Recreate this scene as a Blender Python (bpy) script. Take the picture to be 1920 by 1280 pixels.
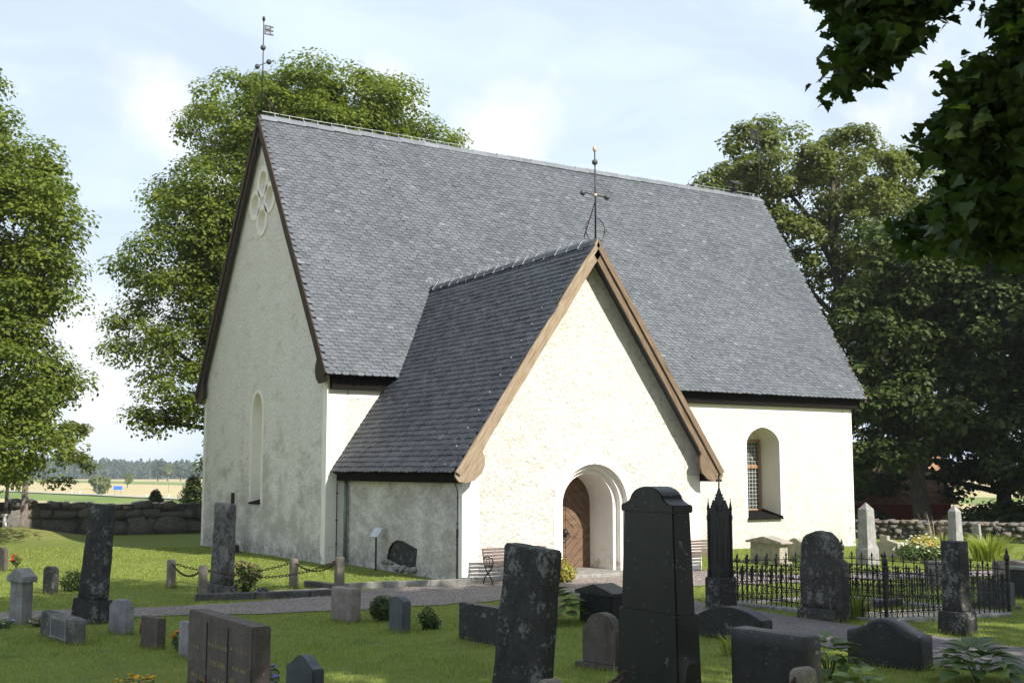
import bpy, bmesh, math, random
import numpy as np
from math import sin, cos, pi, radians, sqrt
from mathutils import Vector, Matrix
from mathutils.geometry import tessellate_polygon

random.seed(7); rng = np.random.default_rng(11)
for o in list(bpy.data.objects): bpy.data.objects.remove(o)
scn = bpy.context.scene
COL = scn.collection

# ------------------------------------------------------------------ camera
cam_d = bpy.data.cameras.new('camera'); cam = bpy.data.objects.new('camera', cam_d); COL.objects.link(cam)
cam_d.sensor_width = 36; cam_d.lens = 40.66; cam_d.clip_start = .05; cam_d.clip_end = 6000
CAM = Vector((-11.804, -28.346, 2.4)); YAW = 31.68; PITCH = 6.35
cam.location = CAM; cam.rotation_euler = (radians(90 + PITCH), 0, radians(-YAW))
scn.camera = cam
scn.render.resolution_x = 1024; scn.render.resolution_y = 682

# ------------------------------------------------------------------ node helper
class G:
    def __init__(s, tree): s.t = tree; tree.nodes.clear()
    def n(s, typ, ins=None, **kw):
        nd = s.t.nodes.new(typ)
        for k, v in kw.items(): setattr(nd, k, v)
        for k, v in (ins or {}).items():
            sock = nd.inputs[k]
            if isinstance(v, bpy.types.NodeSocket): s.t.links.new(v, sock)
            else: sock.default_value = v
        return nd
    def noise(s, vec, scale, detail=4, rough=.55, out='Fac'):
        return s.n('ShaderNodeTexNoise', {'Vector': vec, 'Scale': scale, 'Detail': detail, 'Roughness': rough}).outputs[out]
    def ramp(s, fac, stops):
        nd = s.n('ShaderNodeValToRGB', {'Fac': fac}); cr = nd.color_ramp
        while len(cr.elements) > 1: cr.elements.remove(cr.elements[-1])
        cr.elements[0].position = stops[0][0]; cr.elements[0].color = c4(stops[0][1])
        for p, c in stops[1:]:
            e = cr.elements.new(p); e.color = c4(c)
        return nd.outputs['Color']
    def mix(s, fac, a, b, mode='MIX'):
        nd = s.n('ShaderNodeMix', data_type='RGBA', blend_type=mode)
        for i, v in ((0, fac), (6, a), (7, b)):
            if isinstance(v, bpy.types.NodeSocket): s.t.links.new(v, nd.inputs[i])
            else: nd.inputs[i].default_value = v if i == 0 else c4(v)
        return nd.outputs[2]
    def math(s, op, a, b=0., c=0.):
        return s.n('ShaderNodeMath', {0: a, 1: b, 2: c}, operation=op).outputs[0]
    def vm(s, op, a, b=(0, 0, 0)):
        return s.n('ShaderNodeVectorMath', {0: a, 1: b}, operation=op)
    def step(s, x, lo, hi):
        return s.n('ShaderNodeMapRange', {'Value': x, 'From Min': lo, 'From Max': hi}, interpolation_type='SMOOTHSTEP').outputs[0]
    def bump(s, h, strength=.5, dist=.02):
        return s.n('ShaderNodeBump', {'Height': h, 'Strength': strength, 'Distance': dist}).outputs[0]

def c4(c):
    if isinstance(c, (int, float)): return (c, c, c, 1)
    return (*c, 1) if len(c) == 3 else tuple(c)

# ------------------------------------------------------------------ sky, sun, exposure
world = bpy.data.worlds.new('World'); scn.world = world; world.use_nodes = True
SUN_EL, SUN_AZ = radians(38.), radians(167.)      # azimuth clockwise from north (+Y)
g = G(world.node_tree)
sky = g.n('ShaderNodeTexSky', sky_type='NISHITA', sun_disc=False, sun_elevation=SUN_EL, sun_rotation=SUN_AZ,
          altitude=60, air_density=1.0, dust_density=1.6, ozone_density=1.0)
tc = g.n('ShaderNodeTexCoord'); dvec = tc.outputs['Generated']
sx = g.n('ShaderNodeSeparateXYZ', {0: dvec})
up = g.math('MAXIMUM', sx.outputs[2], .03)
flat = g.n('ShaderNodeCombineXYZ', {0: g.math('DIVIDE', sx.outputs[0], g.math('ADD', up, .18)), 1: g.math('DIVIDE', sx.outputs[1], g.math('ADD', up, .18)), 2: .3}).outputs[0]
warp = g.vm('ADD', flat, g.vm('SCALE', g.n('ShaderNodeTexNoise', {'Vector': flat, 'Scale': 1.5, 'Detail': 3}).outputs['Color']).outputs[0]).outputs[0]
stretched = g.n('ShaderNodeMapping', {'Vector': warp, 'Rotation': (0, 0, .5), 'Scale': (.7, 2.2, 1)}).outputs[0]
veil = g.step(g.noise(stretched, 1.3, 7, .6), .36, .74)
veil = g.math('MULTIPLY_ADD', veil, .20, .72)
low = g.math('SUBTRACT', 1., g.step(sx.outputs[2], .0, .30))
veil = g.math('MAXIMUM', veil, g.math('MULTIPLY', low, .88))
# cumulus heaps low over the fields
lump = g.n('ShaderNodeTexNoise', {'Vector': dvec, 'Scale': 9., 'Detail': 6, 'Roughness': .55}).outputs['Fac']
band = g.math('MULTIPLY', g.step(sx.outputs[2], .44, .30), g.step(sx.outputs[2], .0, .06))
heap = None
for (vx, vy, vz, r) in ((.405, .860, .310, .050), (.497, .822, .283, .060), (.236, .924, .300, .050), (.213, .974, .085, .11), (.25, .965, .12, .08), (.30, .93, .20, .06)):
    d = g.vm('DISTANCE', dvec, (vx, vy, vz)).outputs['Value']
    s = g.math('SUBTRACT', 1., g.math('DIVIDE', d, r))
    heap = s if heap is None else g.math('MAXIMUM', heap, s)
heap = g.step(g.math('ADD', heap, g.math('MULTIPLY', g.math('SUBTRACT', lump, .5), 2.0)), .02, .75)
far_heaps = g.math('MULTIPLY', g.step(lump, .56, .74), g.math('MULTIPLY', band, .55))
heap = g.math('MAXIMUM', g.math('MULTIPLY', heap, .6), far_heaps)
col = g.mix(veil, sky.outputs[0], (9.1, 10.6, 12.3))
col = g.mix(heap, col, (12.0, 11.9, 11.7))
bg = g.n('ShaderNodeBackground', {'Color': col, 'Strength': .064})
g.t.links.new(bg.outputs[0], g.n('ShaderNodeOutputWorld').inputs[0])

sun_d = bpy.data.lights.new('sun', 'SUN'); sun_d.energy = 4.7; sun_d.angle = radians(.53); sun_d.color = (1, .945, .85)
sun = bpy.data.objects.new('sun', sun_d); COL.objects.link(sun)
SUN = Vector((sin(SUN_AZ) * cos(SUN_EL), cos(SUN_AZ) * cos(SUN_EL), sin(SUN_EL)))
sun.rotation_euler = SUN.to_track_quat('Z', 'Y').to_euler(); sun.location = SUN * 60
vs = scn.view_settings; vs.view_transform = 'Standard'; vs.look = 'None'; vs.gamma = 1; vs.exposure = .66; vs.use_curve_mapping = False
scn.render.engine = 'CYCLES'

# ------------------------------------------------------------------ object helpers
def mesh_from(name, v, f, smooth=False):
    m = bpy.data.meshes.new(name); m.from_pydata([tuple(p) for p in v], [], f)
    if smooth: m.polygons.foreach_set('use_smooth', [True] * len(m.polygons))
    m.update(); return m
def np_mesh(name, v, loops, starts, totals=None, mat_idx=None, smooth=False):
    m = bpy.data.meshes.new(name); v = np.asarray(v, np.float32)
    m.vertices.add(len(v)); m.vertices.foreach_set('co', v.ravel())
    loops = np.asarray(loops, np.int32).ravel(); starts = np.asarray(starts, np.int32)
    m.loops.add(len(loops)); m.loops.foreach_set('vertex_index', loops)
    m.polygons.add(len(starts)); m.polygons.foreach_set('loop_start', starts)
    if mat_idx is not None: m.polygons.foreach_set('material_index', np.asarray(mat_idx, np.int32))
    m.polygons.foreach_set('use_smooth', np.full(len(starts), bool(smooth)))
    m.update(calc_edges=True); m.validate(); return m
def link(name, data, mat=None, parent=None):
    o = bpy.data.objects.new(name, data); COL.objects.link(o)
    if mat is not None:
        if not len(data.materials): data.materials.append(mat)
    if parent is not None: o.parent = parent
    return o
def tag(o, label=None, cat=None, group=None, kind=None):
    if label: o['label'] = label
    if cat: o['category'] = cat
    if group: o['group'] = group
    if kind: o['kind'] = kind
    return o
def thing(name, label, cat, loc=(0, 0, 0), rotz=0, group=None, tilt=(0, 0)):
    o = bpy.data.objects.new(name, None); COL.objects.link(o); o.empty_display_size = .2
    o.location = loc; o.rotation_euler = (tilt[0], tilt[1], rotz)
    return tag(o, label, cat, group)
def copy_tree(o, parent=None):
    c = o.copy(); COL.objects.link(c)
    if parent is not None: c.parent = parent
    for ch in list(o.children): copy_tree(ch, c)
    return c

class MB:
    """collects primitive shapes into one mesh"""
    def __init__(s): s.v = []; s.f = []
    def add(s, v, f, M=None):
        b = len(s.v)
        s.v += [tuple(M @ Vector(p)) if M is not None else tuple(p) for p in v]
        s.f += [[i + b for i in q] for q in f]; return s
    def box(s, x0, x1, y0, y1, z0, z1, M=None):
        v = [(x, y, z) for x in (x0, x1) for y in (y0, y1) for z in (z0, z1)]
        return s.add(v, [(0, 1, 3, 2), (4, 6, 7, 5), (0, 4, 5, 1), (2, 3, 7, 6), (0, 2, 6, 4), (1, 5, 7, 3)], M)
    def hexa(s, b, t):      # bottom 4 points, top 4 points (ccw from above)
        return s.add(list(b) + list(t), [(3, 2, 1, 0), (4, 5, 6, 7), (0, 1, 5, 4), (1, 2, 6, 5), (2, 3, 7, 6), (3, 0, 4, 7)])
    def prism(s, poly, axis, a0, a1, M=None):
        """poly in the two other axes; extruded along axis from a0 to a1"""
        n = len(poly)
        def p(u, w, a): return {'x': (a, u, w), 'y': (u, a, w), 'z': (u, w, a)}[axis]
        v = [p(u, w, a0) for u, w in poly] + [p(u, w, a1) for u, w in poly]
        f = [list(range(n))[::-1], list(range(n, 2 * n))] + [(i, (i + 1) % n, n + (i + 1) % n, n + i) for i in range(n)]
        return s.add(v, f, M)
    def tube(s, pts, rad, k=8, cap=True):
        pts = [Vector(p) for p in pts]; n = len(pts)
        rad = [rad] * n if isinstance(rad, (int, float)) else rad
        v = []; ref = None
        for i, p in enumerate(pts):
            d = (pts[min(i + 1, n - 1)] - pts[max(i - 1, 0)])
            d = d.normalized() if d.length > 1e-9 else Vector((0, 0, 1))
            if ref is None: ref = d.orthogonal().normalized()
            ref = (ref - d * ref.dot(d)); ref = ref.normalized() if ref.length > 1e-6 else d.orthogonal().normalized()
            b = d.cross(ref)
            v += [p + (ref * cos(2 * pi * j / k) + b * sin(2 * pi * j / k)) * rad[i] for j in range(k)]
        f = [(i * k + j, i * k + (j + 1) % k, (i + 1) * k + (j + 1) % k, (i + 1) * k + j) for i in range(n - 1) for j in range(k)]
        if cap: f += [list(range(k))[::-1], list(range((n - 1) * k, n * k))]
        return s.add(v, f)
    def lathe(s, prof, c=(0, 0, 0), k=12):
        v = []; c = Vector(c)
        for r, z in prof: v += [c + Vector((r * cos(2 * pi * j / k), r * sin(2 * pi * j / k), z)) for j in range(k)]
        n = len(prof)
        f = [(i * k + j, i * k + (j + 1) % k, (i + 1) * k + (j + 1) % k, (i + 1) * k + j) for i in range(n - 1) for j in range(k)]
        f += [list(range(k))[::-1], list(range((n - 1) * k, n * k))]
        return s.add(v, f)
    def ball(s, c, r, k=12, m=8, sz=1):
        return s.lathe([(max(1e-4, r * sin(pi * i / m)), -r * sz * cos(pi * i / m)) for i in range(m + 1)], c, k)
    def tess(s, outer, holes, fn, flip=False):
        """flat polygon with holes; fn maps (u,w) to xyz"""
        loops = [[Vector((u, w, 0)) for u, w in outer]] + [[Vector((u, w, 0)) for u, w in h] for h in holes]
        tri = tessellate_polygon(loops); flatp = [p for l in loops for p in l]
        f = []
        for t in tri:
            a, b, c = (flatp[i] for i in t)
            ccw = (b.x - a.x) * (c.y - a.y) - (b.y - a.y) * (c.x - a.x) > 0
            f.append(t if ccw != flip else t[::-1])
        return s.add([fn(p.x, p.y) for p in flatp], f)
    def strip(s, poly, fa, fb, closed=True, flip=False):
        """wall of quads between two mappings of the same outline"""
        n = len(poly); v = [fa(*p) for p in poly] + [fb(*p) for p in poly]
        f = [(i, (i + 1) % n, n + (i + 1) % n, n + i) for i in range(n if closed else n - 1)]
        return s.add(v, [q[::-1] for q in f] if flip else f)
    def mesh(s, name, smooth=False): return mesh_from(name, s.v, s.f, smooth)
    def build(s, name, mat, parent=None, smooth=False, bevel=0, seg=1):
        m = s.mesh(name, smooth)
        if bevel:
            bm = bmesh.new(); bm.from_mesh(m)
            bmesh.ops.remove_doubles(bm, verts=bm.verts, dist=1e-4)
            bmesh.ops.bevel(bm, geom=list(bm.edges), offset=bevel, segments=seg, affect='EDGES', profile=.6)
            bm.to_mesh(m); bm.free(); m.update()
        return link(name, m, mat, parent)

def arch(c, half, base, spring, rise, n=16, pointed=0.):
    """outline, ccw starting at bottom left: up the right side, over the arch, down the left"""
    p = [(c - half, base), (c + half, base)]
    for i in range(n + 1):
        a = pi * i / n
        y = sin(a) ** (1 - .0 * pointed) * (1 - pointed * (1 - abs(cos(a))) * 0)
        x = cos(a)
        if pointed: y = y * (1 - pointed) + pointed * (1 - abs(x))
        p.append((c + half * x, spring + rise * y))
    return p

def smoothmax0(a, k=2.): return (a + sqrt(a * a + k * k)) / 2
SY, CY = sin(radians(YAW)), cos(radians(YAW))
def ground_z(x, y):
    s = (x - CAM.x) * SY + (y - CAM.y) * CY
    h = .03 * smoothmax0(16 - s)
    h -= .011 * smoothmax0(min(y, 24) - 2, 3)
    h -= .016 * min(smoothmax0(x - 8, 3), 18)
    h += .50 * math.exp(-((x + 5.2) / 2.6) ** 2 - ((y - 18.4) / 2.3) ** 2)
    far = max(0., y - 24.5, (x - 32) * .9, -42 - y, -45 - x)
    if far > 0: h -= min(3.9, far * .045)
    return h
# ------------------------------------------------------------------ materials
def newmat(name):
    m = bpy.data.materials.new(name); m.use_nodes = True
    gg = G(m.node_tree); return m, gg
def finish(gg, col, rough=.8, normal=None, spec=.3, metal=0., transl=None):
    ins = {'Base Color': col if isinstance(col, bpy.types.NodeSocket) else c4(col), 'Roughness': rough, 'Specular IOR Level': spec, 'Metallic': metal}
    if normal is not None: ins['Normal'] = normal
    b = gg.n('ShaderNodeBsdfPrincipled', ins); out = b.outputs[0]
    if transl is not None:
        t = gg.n('ShaderNodeBsdfTranslucent', {'Color': transl[0]})
        out = gg.n('ShaderNodeMixShader', {0: transl[1], 1: b.outputs[0], 2: t.outputs[0]}).outputs[0]
    gg.t.links.new(out, gg.n('ShaderNodeOutputMaterial').inputs[0])
def objco(gg): return gg.n('ShaderNodeTexCoord').outputs['Object']
def pos(gg): return gg.n('ShaderNodeNewGeometry').outputs['Position']

def mat_plain(name, c, rough=.6, spec=.3, metal=0., var=.25, scale=6., bump=.15):
    m, gg = newmat(name); v = objco(gg); f = gg.noise(v, scale, 5)
    c = np.array(c_ := (c if not isinstance(c, (int, float)) else (c, c, c)))
    col = gg.ramp(f, [(.3, tuple(c * (1 - var))), (.7, tuple(c * (1 + var)))])
    finish(gg, col, rough, gg.bump(gg.noise(v, scale * 6, 3), bump, .01), spec, metal); return m

def mat_stone(name, c, lichen=(.42, .42, .38), amount=.5, speck=1., scale=1., rough=.75, vert=False, bump=.4):
    """granite: crystal grain, clouding, run-off streaks and lichen patches"""
    m, gg = newmat(name); v = objco(gg); c = np.array(c)
    inf = gg.n('ShaderNodeObjectInfo').outputs['Random']
    v = gg.vm('ADD', v, gg.n('ShaderNodeCombineXYZ', {0: gg.math('MULTIPLY', inf, 37.), 1: gg.math('MULTIPLY', inf, 11.), 2: 0.}).outputs[0]).outputs[0]
    grain = gg.noise(v, 90 * scale, 2, .7)
    cloud = gg.noise(v, 5 * scale, 5, .6)
    col = gg.ramp(gg.math('ADD', gg.math('MULTIPLY', grain, .45 * speck), gg.math('MULTIPLY', cloud, .6)), [(.28, tuple(c * .55)), (.55, tuple(c)), (.8, tuple(np.minimum(c * 1.7 + .01, .8)))])
    mp = gg.n('ShaderNodeMapping', {'Vector': v, 'Scale': (9, 9, 1.1)}).outputs[0]
    col = gg.mix(gg.math('MULTIPLY', gg.step(gg.noise(mp, 1.2, 4), .48, .72), .45), col, tuple(c * .42))
    if amount > 0:
        l1 = gg.noise(v, 14 * scale, 6, .7); l2 = gg.noise(v, 3.2 * scale, 3)
        mask = gg.step(gg.math('ADD', l1, gg.math('MULTIPLY', gg.math('SUBTRACT', l2, .5), .9)), .78 - .22 * amount, .86 - .2 * amount)
        col = gg.mix(gg.math('MULTIPLY', mask, .75), col, lichen)
        vor = gg.n('ShaderNodeTexVoronoi', {'Vector': v, 'Scale': 22 * scale, 'Randomness': 1.}).outputs['Distance']
        dots = gg.math('MULTIPLY', gg.math('SUBTRACT', 1., gg.step(vor, .10, .16)), gg.step(gg.noise(v, 6 * scale, 2), .56 - .06 * amount, .62))
        col = gg.mix(gg.math('MULTIPLY', dots, .8), col, tuple(min(.6, x * 1.25) for x in lichen))
    h = gg.math('ADD', gg.math('MULTIPLY', gg.noise(v, 60 * scale, 4), .4), gg.noise(v, 11 * scale, 5))
    finish(gg, col, rough, gg.bump(h, bump, .02), .35); return m

def mat_plaster(name, a, b, dirt=0., rough_amt=.8):
    m, gg = newmat(name); v = pos(gg)
    f = gg.noise(v, 1.1, 5, .6); fine = gg.noise(v, 11, 5, .68)
    col = gg.ramp(f, [(.3, a), (.7, b)])
    col = gg.mix(gg.math('MULTIPLY', gg.step(fine, .36, .54), 1.), tuple(np.array(a) * .82), col)
    if dirt:
        z = gg.n('ShaderNodeSeparateXYZ', {0: v}).outputs[2]
        mp = gg.n('ShaderNodeMapping', {'Vector': v, 'Scale': (.62, .62, 1.15)}).outputs[0]
        blot = gg.noise(mp, 1.6, 7, .68)
        zone = gg.step(z, 4.6, .2)
        w = gg.step(gg.math('ADD', blot, gg.math('MULTIPLY', zone, .20)), .52, .80)
        col = gg.mix(gg.math('MULTIPLY', w, dirt), col, (.23, .205, .165))
        splash = gg.math('MULTIPLY', gg.step(z, .55, .05), gg.step(gg.noise(v, 5, 5), .42, .6))
        col = gg.mix(gg.math('MULTIPLY', splash, dirt * .8), col, (.07, .065, .05))
    h = gg.math('ADD', gg.noise(v, 13, 4, .62), gg.math('MULTIPLY', gg.noise(v, 45, 3), .4))
    finish(gg, col, .92, gg.bump(h, rough_amt, .065), .12); return m
def mat_limewash(name, a=(.81, .77, .715)):
    m, gg = newmat(name); v = pos(gg)
    f = gg.noise(v, 2.3, 6, .65); a = np.array(a)
    col = gg.ramp(f, [(.3, tuple(a * .90)), (.6, tuple(a)), (.8, tuple(np.minimum(a * 1.03, .84)))])
    z = gg.n('ShaderNodeSeparateXYZ', {0: v}).outputs[2]
    chip = gg.math('MULTIPLY', gg.step(z, .75, .0), gg.step(gg.noise(v, 6, 6, .7), .52, .60))
    col = gg.mix(gg.math('MULTIPLY', chip, .75), col, (.33, .29, .22))
    finish(gg, col, .9, gg.bump(gg.noise(v, 9, 5), .25, .02), .15); return m

def mat_slate(name, lo, hi, island=True, rough=.5, moss=.0):
    m, gg = newmat(name); v = pos(gg)
    r = gg.n('ShaderNodeNewGeometry').outputs['Random Per Island'] if island else gg.n('ShaderNodeObjectInfo').outputs['Random']
    lo, hi = np.array(lo), np.array(hi); mid = (lo + hi) / 2
    col = gg.ramp(r, [(0, tuple(lo)), (.35, tuple(mid)), (.8, tuple(hi)), (.975, tuple(hi * 1.1)), (.99, tuple(hi * 1.3)), (.997, tuple(hi * 1.55 + np.array((.02, .015, 0))))])
    col = gg.mix(.35, col, gg.ramp(gg.noise(v, .55, 5), [(.35, tuple(lo)), (.65, tuple(hi * 1.05))]))
    col = gg.mix(gg.math('MULTIPLY', gg.step(gg.noise(v, 26, 5, .7), .58, .76), .35), col, tuple(hi * 1.5))
    if moss:
        col = gg.mix(gg.math('MULTIPLY', gg.math('MULTIPLY', gg.step(gg.noise(v, 17, 5, .75), .58, .70), gg.step(gg.noise(v, .9, 4), .42, .62)), moss), col, (.17, .155, .10))
    finish(gg, col, rough, gg.bump(gg.noise(v, 30, 4), .3, .01), .4); return m

def mat_wood(name, a, b, axis_scale=(1, 1, 12), rough=.75, turn=None):
    m, gg = newmat(name); v = objco(gg)
    if turn: v = gg.n('ShaderNodeMapping', {'Vector': v, 'Rotation': turn}).outputs[0]
    mp = gg.n('ShaderNodeMapping', {'Vector': v, 'Scale': axis_scale}).outputs[0]
    f = gg.noise(mp, 4, 6, .65)
    col = gg.ramp(f, [(.28, tuple(np.array(a) * .55)), (.45, a), (.7, b)])
    finish(gg, col, rough, gg.bump(f, .5, .015), .25); return m

def mat_leaf(name, stops, tr=.30, rough=.55):
    m, gg = newmat(name)
    r = gg.n('ShaderNodeNewGeometry').outputs['Random Per Island']
    big = gg.noise(pos(gg), .45, 3)
    f = gg.math('ADD', gg.math('MULTIPLY', r, .6), gg.math('MULTIPLY', big, .4))
    col = gg.ramp(f, [(.15, stops[0]), (.5, stops[1]), (.85, stops[2])])
    bright = gg.mix(1., col, (1.5, 1.6, .8), 'MULTIPLY')
    finish(gg, col, rough, None, .3, transl=(bright, tr)); return m
def mat_leaf_obj(name, a, b, tr=.2):
    m, gg = newmat(name); r = gg.n('ShaderNodeObjectInfo').outputs['Random']
    v = objco(gg); vein = gg.n('ShaderNodeTexWave', {'Vector': v, 'Scale': 18., 'Distortion': .6}, bands_direction='Y').outputs['Fac']
    col = gg.mix(r, a, b); col = gg.mix(gg.math('MULTIPLY', vein, .25), col, tuple(np.array(b) * 1.3))
    finish(gg, col, .45, gg.bump(vein, .3, .01), .35, transl=(col, tr)); return m

M = {}
M['plaster_s'] = mat_plaster('roughcast_cream', (.675, .645, .58), (.75, .73, .675), .22, .9)
M['plaster_w'] = mat_plaster('roughcast_grey', (.70, .655, .62), (.78, .74, .71), .52, .7)
M['plaster_pw'] = mat_plaster('roughcast_stained', (.69, .645, .61), (.775, .735, .70), .55, .7)
M['lime'] = mat_limewash('limewash_white')
M['reveal'] = mat_limewash('limewash_reveal', (.74, .71, .64))
M['slate'] = mat_slate('slate_blue_grey', (.066, .074, .084), (.118, .128, .141))
M['slate1'] = mat_slate('slate_blue_grey_piece', (.066, .074, .084), (.118, .128, .141), False)
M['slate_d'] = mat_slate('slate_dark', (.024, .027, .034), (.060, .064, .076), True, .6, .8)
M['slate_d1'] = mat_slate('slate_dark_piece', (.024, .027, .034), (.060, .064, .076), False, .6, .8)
M['ridge'] = mat_slate('ridge_slate', (.10, .108, .122), (.17, .182, .20), False, .45)
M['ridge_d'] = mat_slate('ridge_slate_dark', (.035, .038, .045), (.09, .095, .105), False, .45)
M['tar'] = mat_plain('tarred_wood', (.012, .010, .009), .9, .08)
A55 = radians(34.7); GR = (9, 9, .6)
M['wood_dark'] = mat_wood('dark_brown_wood', (.040, .026, .018), (.085, .056, .036), GR, .75, (A55, 0, 0))
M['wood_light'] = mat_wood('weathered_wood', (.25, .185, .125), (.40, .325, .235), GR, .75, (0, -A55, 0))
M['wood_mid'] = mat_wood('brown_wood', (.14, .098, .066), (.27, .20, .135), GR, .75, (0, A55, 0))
M['door'] = mat_wood('oak_door', (.145, .092, .06), (.205, .135, .088), (1, 1, 3))
M['frame'] = mat_wood('ochre_frame', (.30, .165, .09), (.40, .235, .135), (4, 4, 1))
M['lead'] = mat_plain('lead_came', (.42, .43, .42), .5, .4, .3)
m, gg = newmat('window_glass')
v = pos(gg); finish(gg, gg.ramp(gg.noise(v, 7, 3), [(.3, (.015, .02, .02)), (.6, (.05, .06, .05)), (.8, (.10, .10, .08))]), .12, gg.bump(gg.noise(v, 9, 2), .15, .02), .6); M['glass'] = m
M['iron'] = mat_plain('black_iron', (.012, .011, .011), .45, .4, .0, .4, 8)
M['rust'] = mat_plain('brown_iron', (.05, .028, .018), .7, .3, .0, .4, 14)
M['ball'] = mat_plain('grey_zinc', (.07, .075, .08), .5, .4, .3)
M['zinc'] = mat_plain('zinc_clip', (.55, .57, .58), .4, .5, .4)
M['pipe'] = mat_plain('grey_green_pipe', (.14, .19, .165), .5, .4, .1)
M['white'] = mat_plain('white_paint', (.72, .72, .70), .5, .3, 0, .06)
M['copper'] = mat_plain('pale_copper', (.50, .38, .28), .5, .4, .2)
M['red'] = mat_wood('falu_red_boards', (.20, .035, .018), (.30, .055, .03), (8, 8, .6))
M['tile'] = mat_plain('roof_tile_orange', (.36, .20, .12), .8, .2, 0, .4, 3, .4)
M['granite_wall'] = mat_stone('field_stone', (.15, .14, .125), (.34, .33, .30), .55, 1, .8, .85, bump=.6)
M['granite_wall2'] = mat_stone('field_stone_pink', (.19, .155, .125), (.36, .34, .30), .5, 1, .8, .85, bump=.6)
M['s_dark'] = mat_stone('dark_granite', (.026, .025, .025), (.20, .20, .195), .55, .8, 1, .5, bump=.35)
M['s_black'] = mat_stone('polished_black_stone', (.014, .015, .016), (.22, .23, .22), .22, .5, 1, .42, bump=.12)
M['s_rough'] = mat_stone('lichened_dark_stone', (.032, .031, .029), (.20, .20, .19), .95, 1.3, 1.7, .85, bump=1.2)
M['s_mott'] = mat_stone('mottled_stone', (.13, .125, .115), (.020, .020, .020), 1.35, 1.2, 1.5, .8, bump=.8)
M['s_mossy'] = mat_stone('grey_lichened_stone', (.055, .052, .047), (.20, .195, .18), 1.0, 1, 1.2, .85, bump=.9)
M['s_grey'] = mat_stone('grey_granite', (.20, .195, .185), (.36, .36, .33), .35, 1.2)
M['s_pale'] = mat_stone('pale_limestone', (.40, .365, .29), (.30, .29, .26), .25, .7)
M['s_white'] = mat_stone('pale_grey_granite', (.27, .265, .25), (.24, .24, .22), .35, 1.1)
M['s_lilac'] = mat_stone('lilac_grey_granite', (.215, .195, .205), (.34, .33, .32), .2, 1.2)
M['s_brown'] = mat_stone('red_brown_granite', (.085, .066, .057), (.30, .28, .25), .3, 1.3)
M['s_pink'] = mat_stone('pinkish_granite', (.20, .165, .150), (.33, .31, .28), .3, 1.3)
M['s_blue'] = mat_stone('blue_grey_stone', (.085, .095, .105), (.30, .31, .32), .3, .8, 1, .5)
M['s_post'] = mat_stone('weathered_post_granite', (.17, .145, .115), (.30, .27, .20), .7, 1.2)
M['kerb'] = mat_stone('kerb_granite', (.24, .23, .21), (.36, .35, .31), .3, 1.2)
M['kerb_d'] = mat_stone('dark_kerb', (.075, .07, .068), (.3, .28, .26), .3, 1.2)
M['gold'] = mat_plain('worn_gold_paint', (.30, .24, .11), .5, .3, .0, .4, 60)
M['bark'] = mat_wood('maple_bark', (.055, .045, .035), (.12, .10, .08), (3, 3, .6), .9)
M['bark_p'] = mat_wood('pale_bark', (.16, .15, .13), (.30, .29, .26), (3, 3, .6), .9)
M['leaf_maple'] = mat_leaf('maple_leaves', [(.070, .110, .016), (.135, .180, .026), (.225, .250, .042)], .42)
M['leaf_ash'] = mat_leaf('ash_leaves', [(.070, .095, .024), (.130, .155, .040), (.220, .235, .075)], .40)
M['leaf_dark'] = mat_leaf('dark_leaves', [(.026, .046, .009), (.050, .078, .015), (.095, .120, .022)], .26)  # on the right-hand trees, their shade is put into this dark colour
M['leaf_far'] = mat_leaf('distant_conifers', [(.030, .050, .030), (.050, .072, .038), (.075, .100, .050)], .1)
M['leaf_hang'] = mat_leaf('hanging_maple_leaves_shaded', [(.018, .038, .008), (.030, .056, .010), (.050, .080, .014)], .32)  # shade of the crown above is put into the near-black leaf colours
M['leaf_hang1'] = mat_leaf_obj('hanging_maple_leaf_shaded', (.018, .036, .008), (.048, .072, .014), .16)  # single leaves carry the same crown shade in their colour
M['leaf_bush'] = mat_leaf('bush_leaves', [(.030, .055, .012), (.055, .090, .018), (.10, .14, .03)], .2)
M['leaf_yellow'] = mat_leaf('yellow_leaves', [(.16, .20, .03), (.34, .30, .05), (.50, .36, .12)], .3)
M['leaf_lily'] = mat_leaf('lily_blades', [(.13, .19, .03), (.24, .29, .05), (.36, .38, .08)], .3)
M['leaf_lav'] = mat_leaf('grey_green_leaves', [(.10, .14, .08), (.17, .21, .13), (.24, .28, .18)], .2)
M['hosta'] = mat_leaf_obj('hosta_leaf', (.045, .085, .016), (.10, .155, .03), .2)
m, gg = newmat('grass_blades'); v = pos(gg); r = gg.n('ShaderNodeNewGeometry').outputs['Random Per Island']
f = gg.math('ADD', gg.math('MULTIPLY', r, .35), gg.math('ADD', gg.math('MULTIPLY', gg.noise(v, .5, 3), .35), gg.math('MULTIPLY', gg.noise(v, 2.6, 4), .35)))
col = gg.ramp(f, [(.30, (.125, .168, .034)), (.50, (.225, .275, .055)), (.72, (.34, .365, .092))])
dryp = gg.math('MULTIPLY', gg.step(gg.noise(gg.n('ShaderNodeMapping', {'Vector': v, 'Scale': (2.2, .7, 1)}).outputs[0], 2.6, 6, .7), .56, .72), .45)
col = gg.mix(dryp, col, (.26, .20, .10)); col = gg.mix(gg.step(gg.noise(v, 1.1, 5, .6), .60, .68), col, (.085, .145, .040))
finish(gg, col, .6, None, .2, transl=(gg.mix(1., col, (1.4, 1.45, .9), 'MULTIPLY'), .36)); M['grass_tuft'] = m
M['dry'] = mat_leaf('dry_stems', [(.10, .08, .05), (.20, .16, .10), (.32, .27, .18)], .1)
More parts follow.
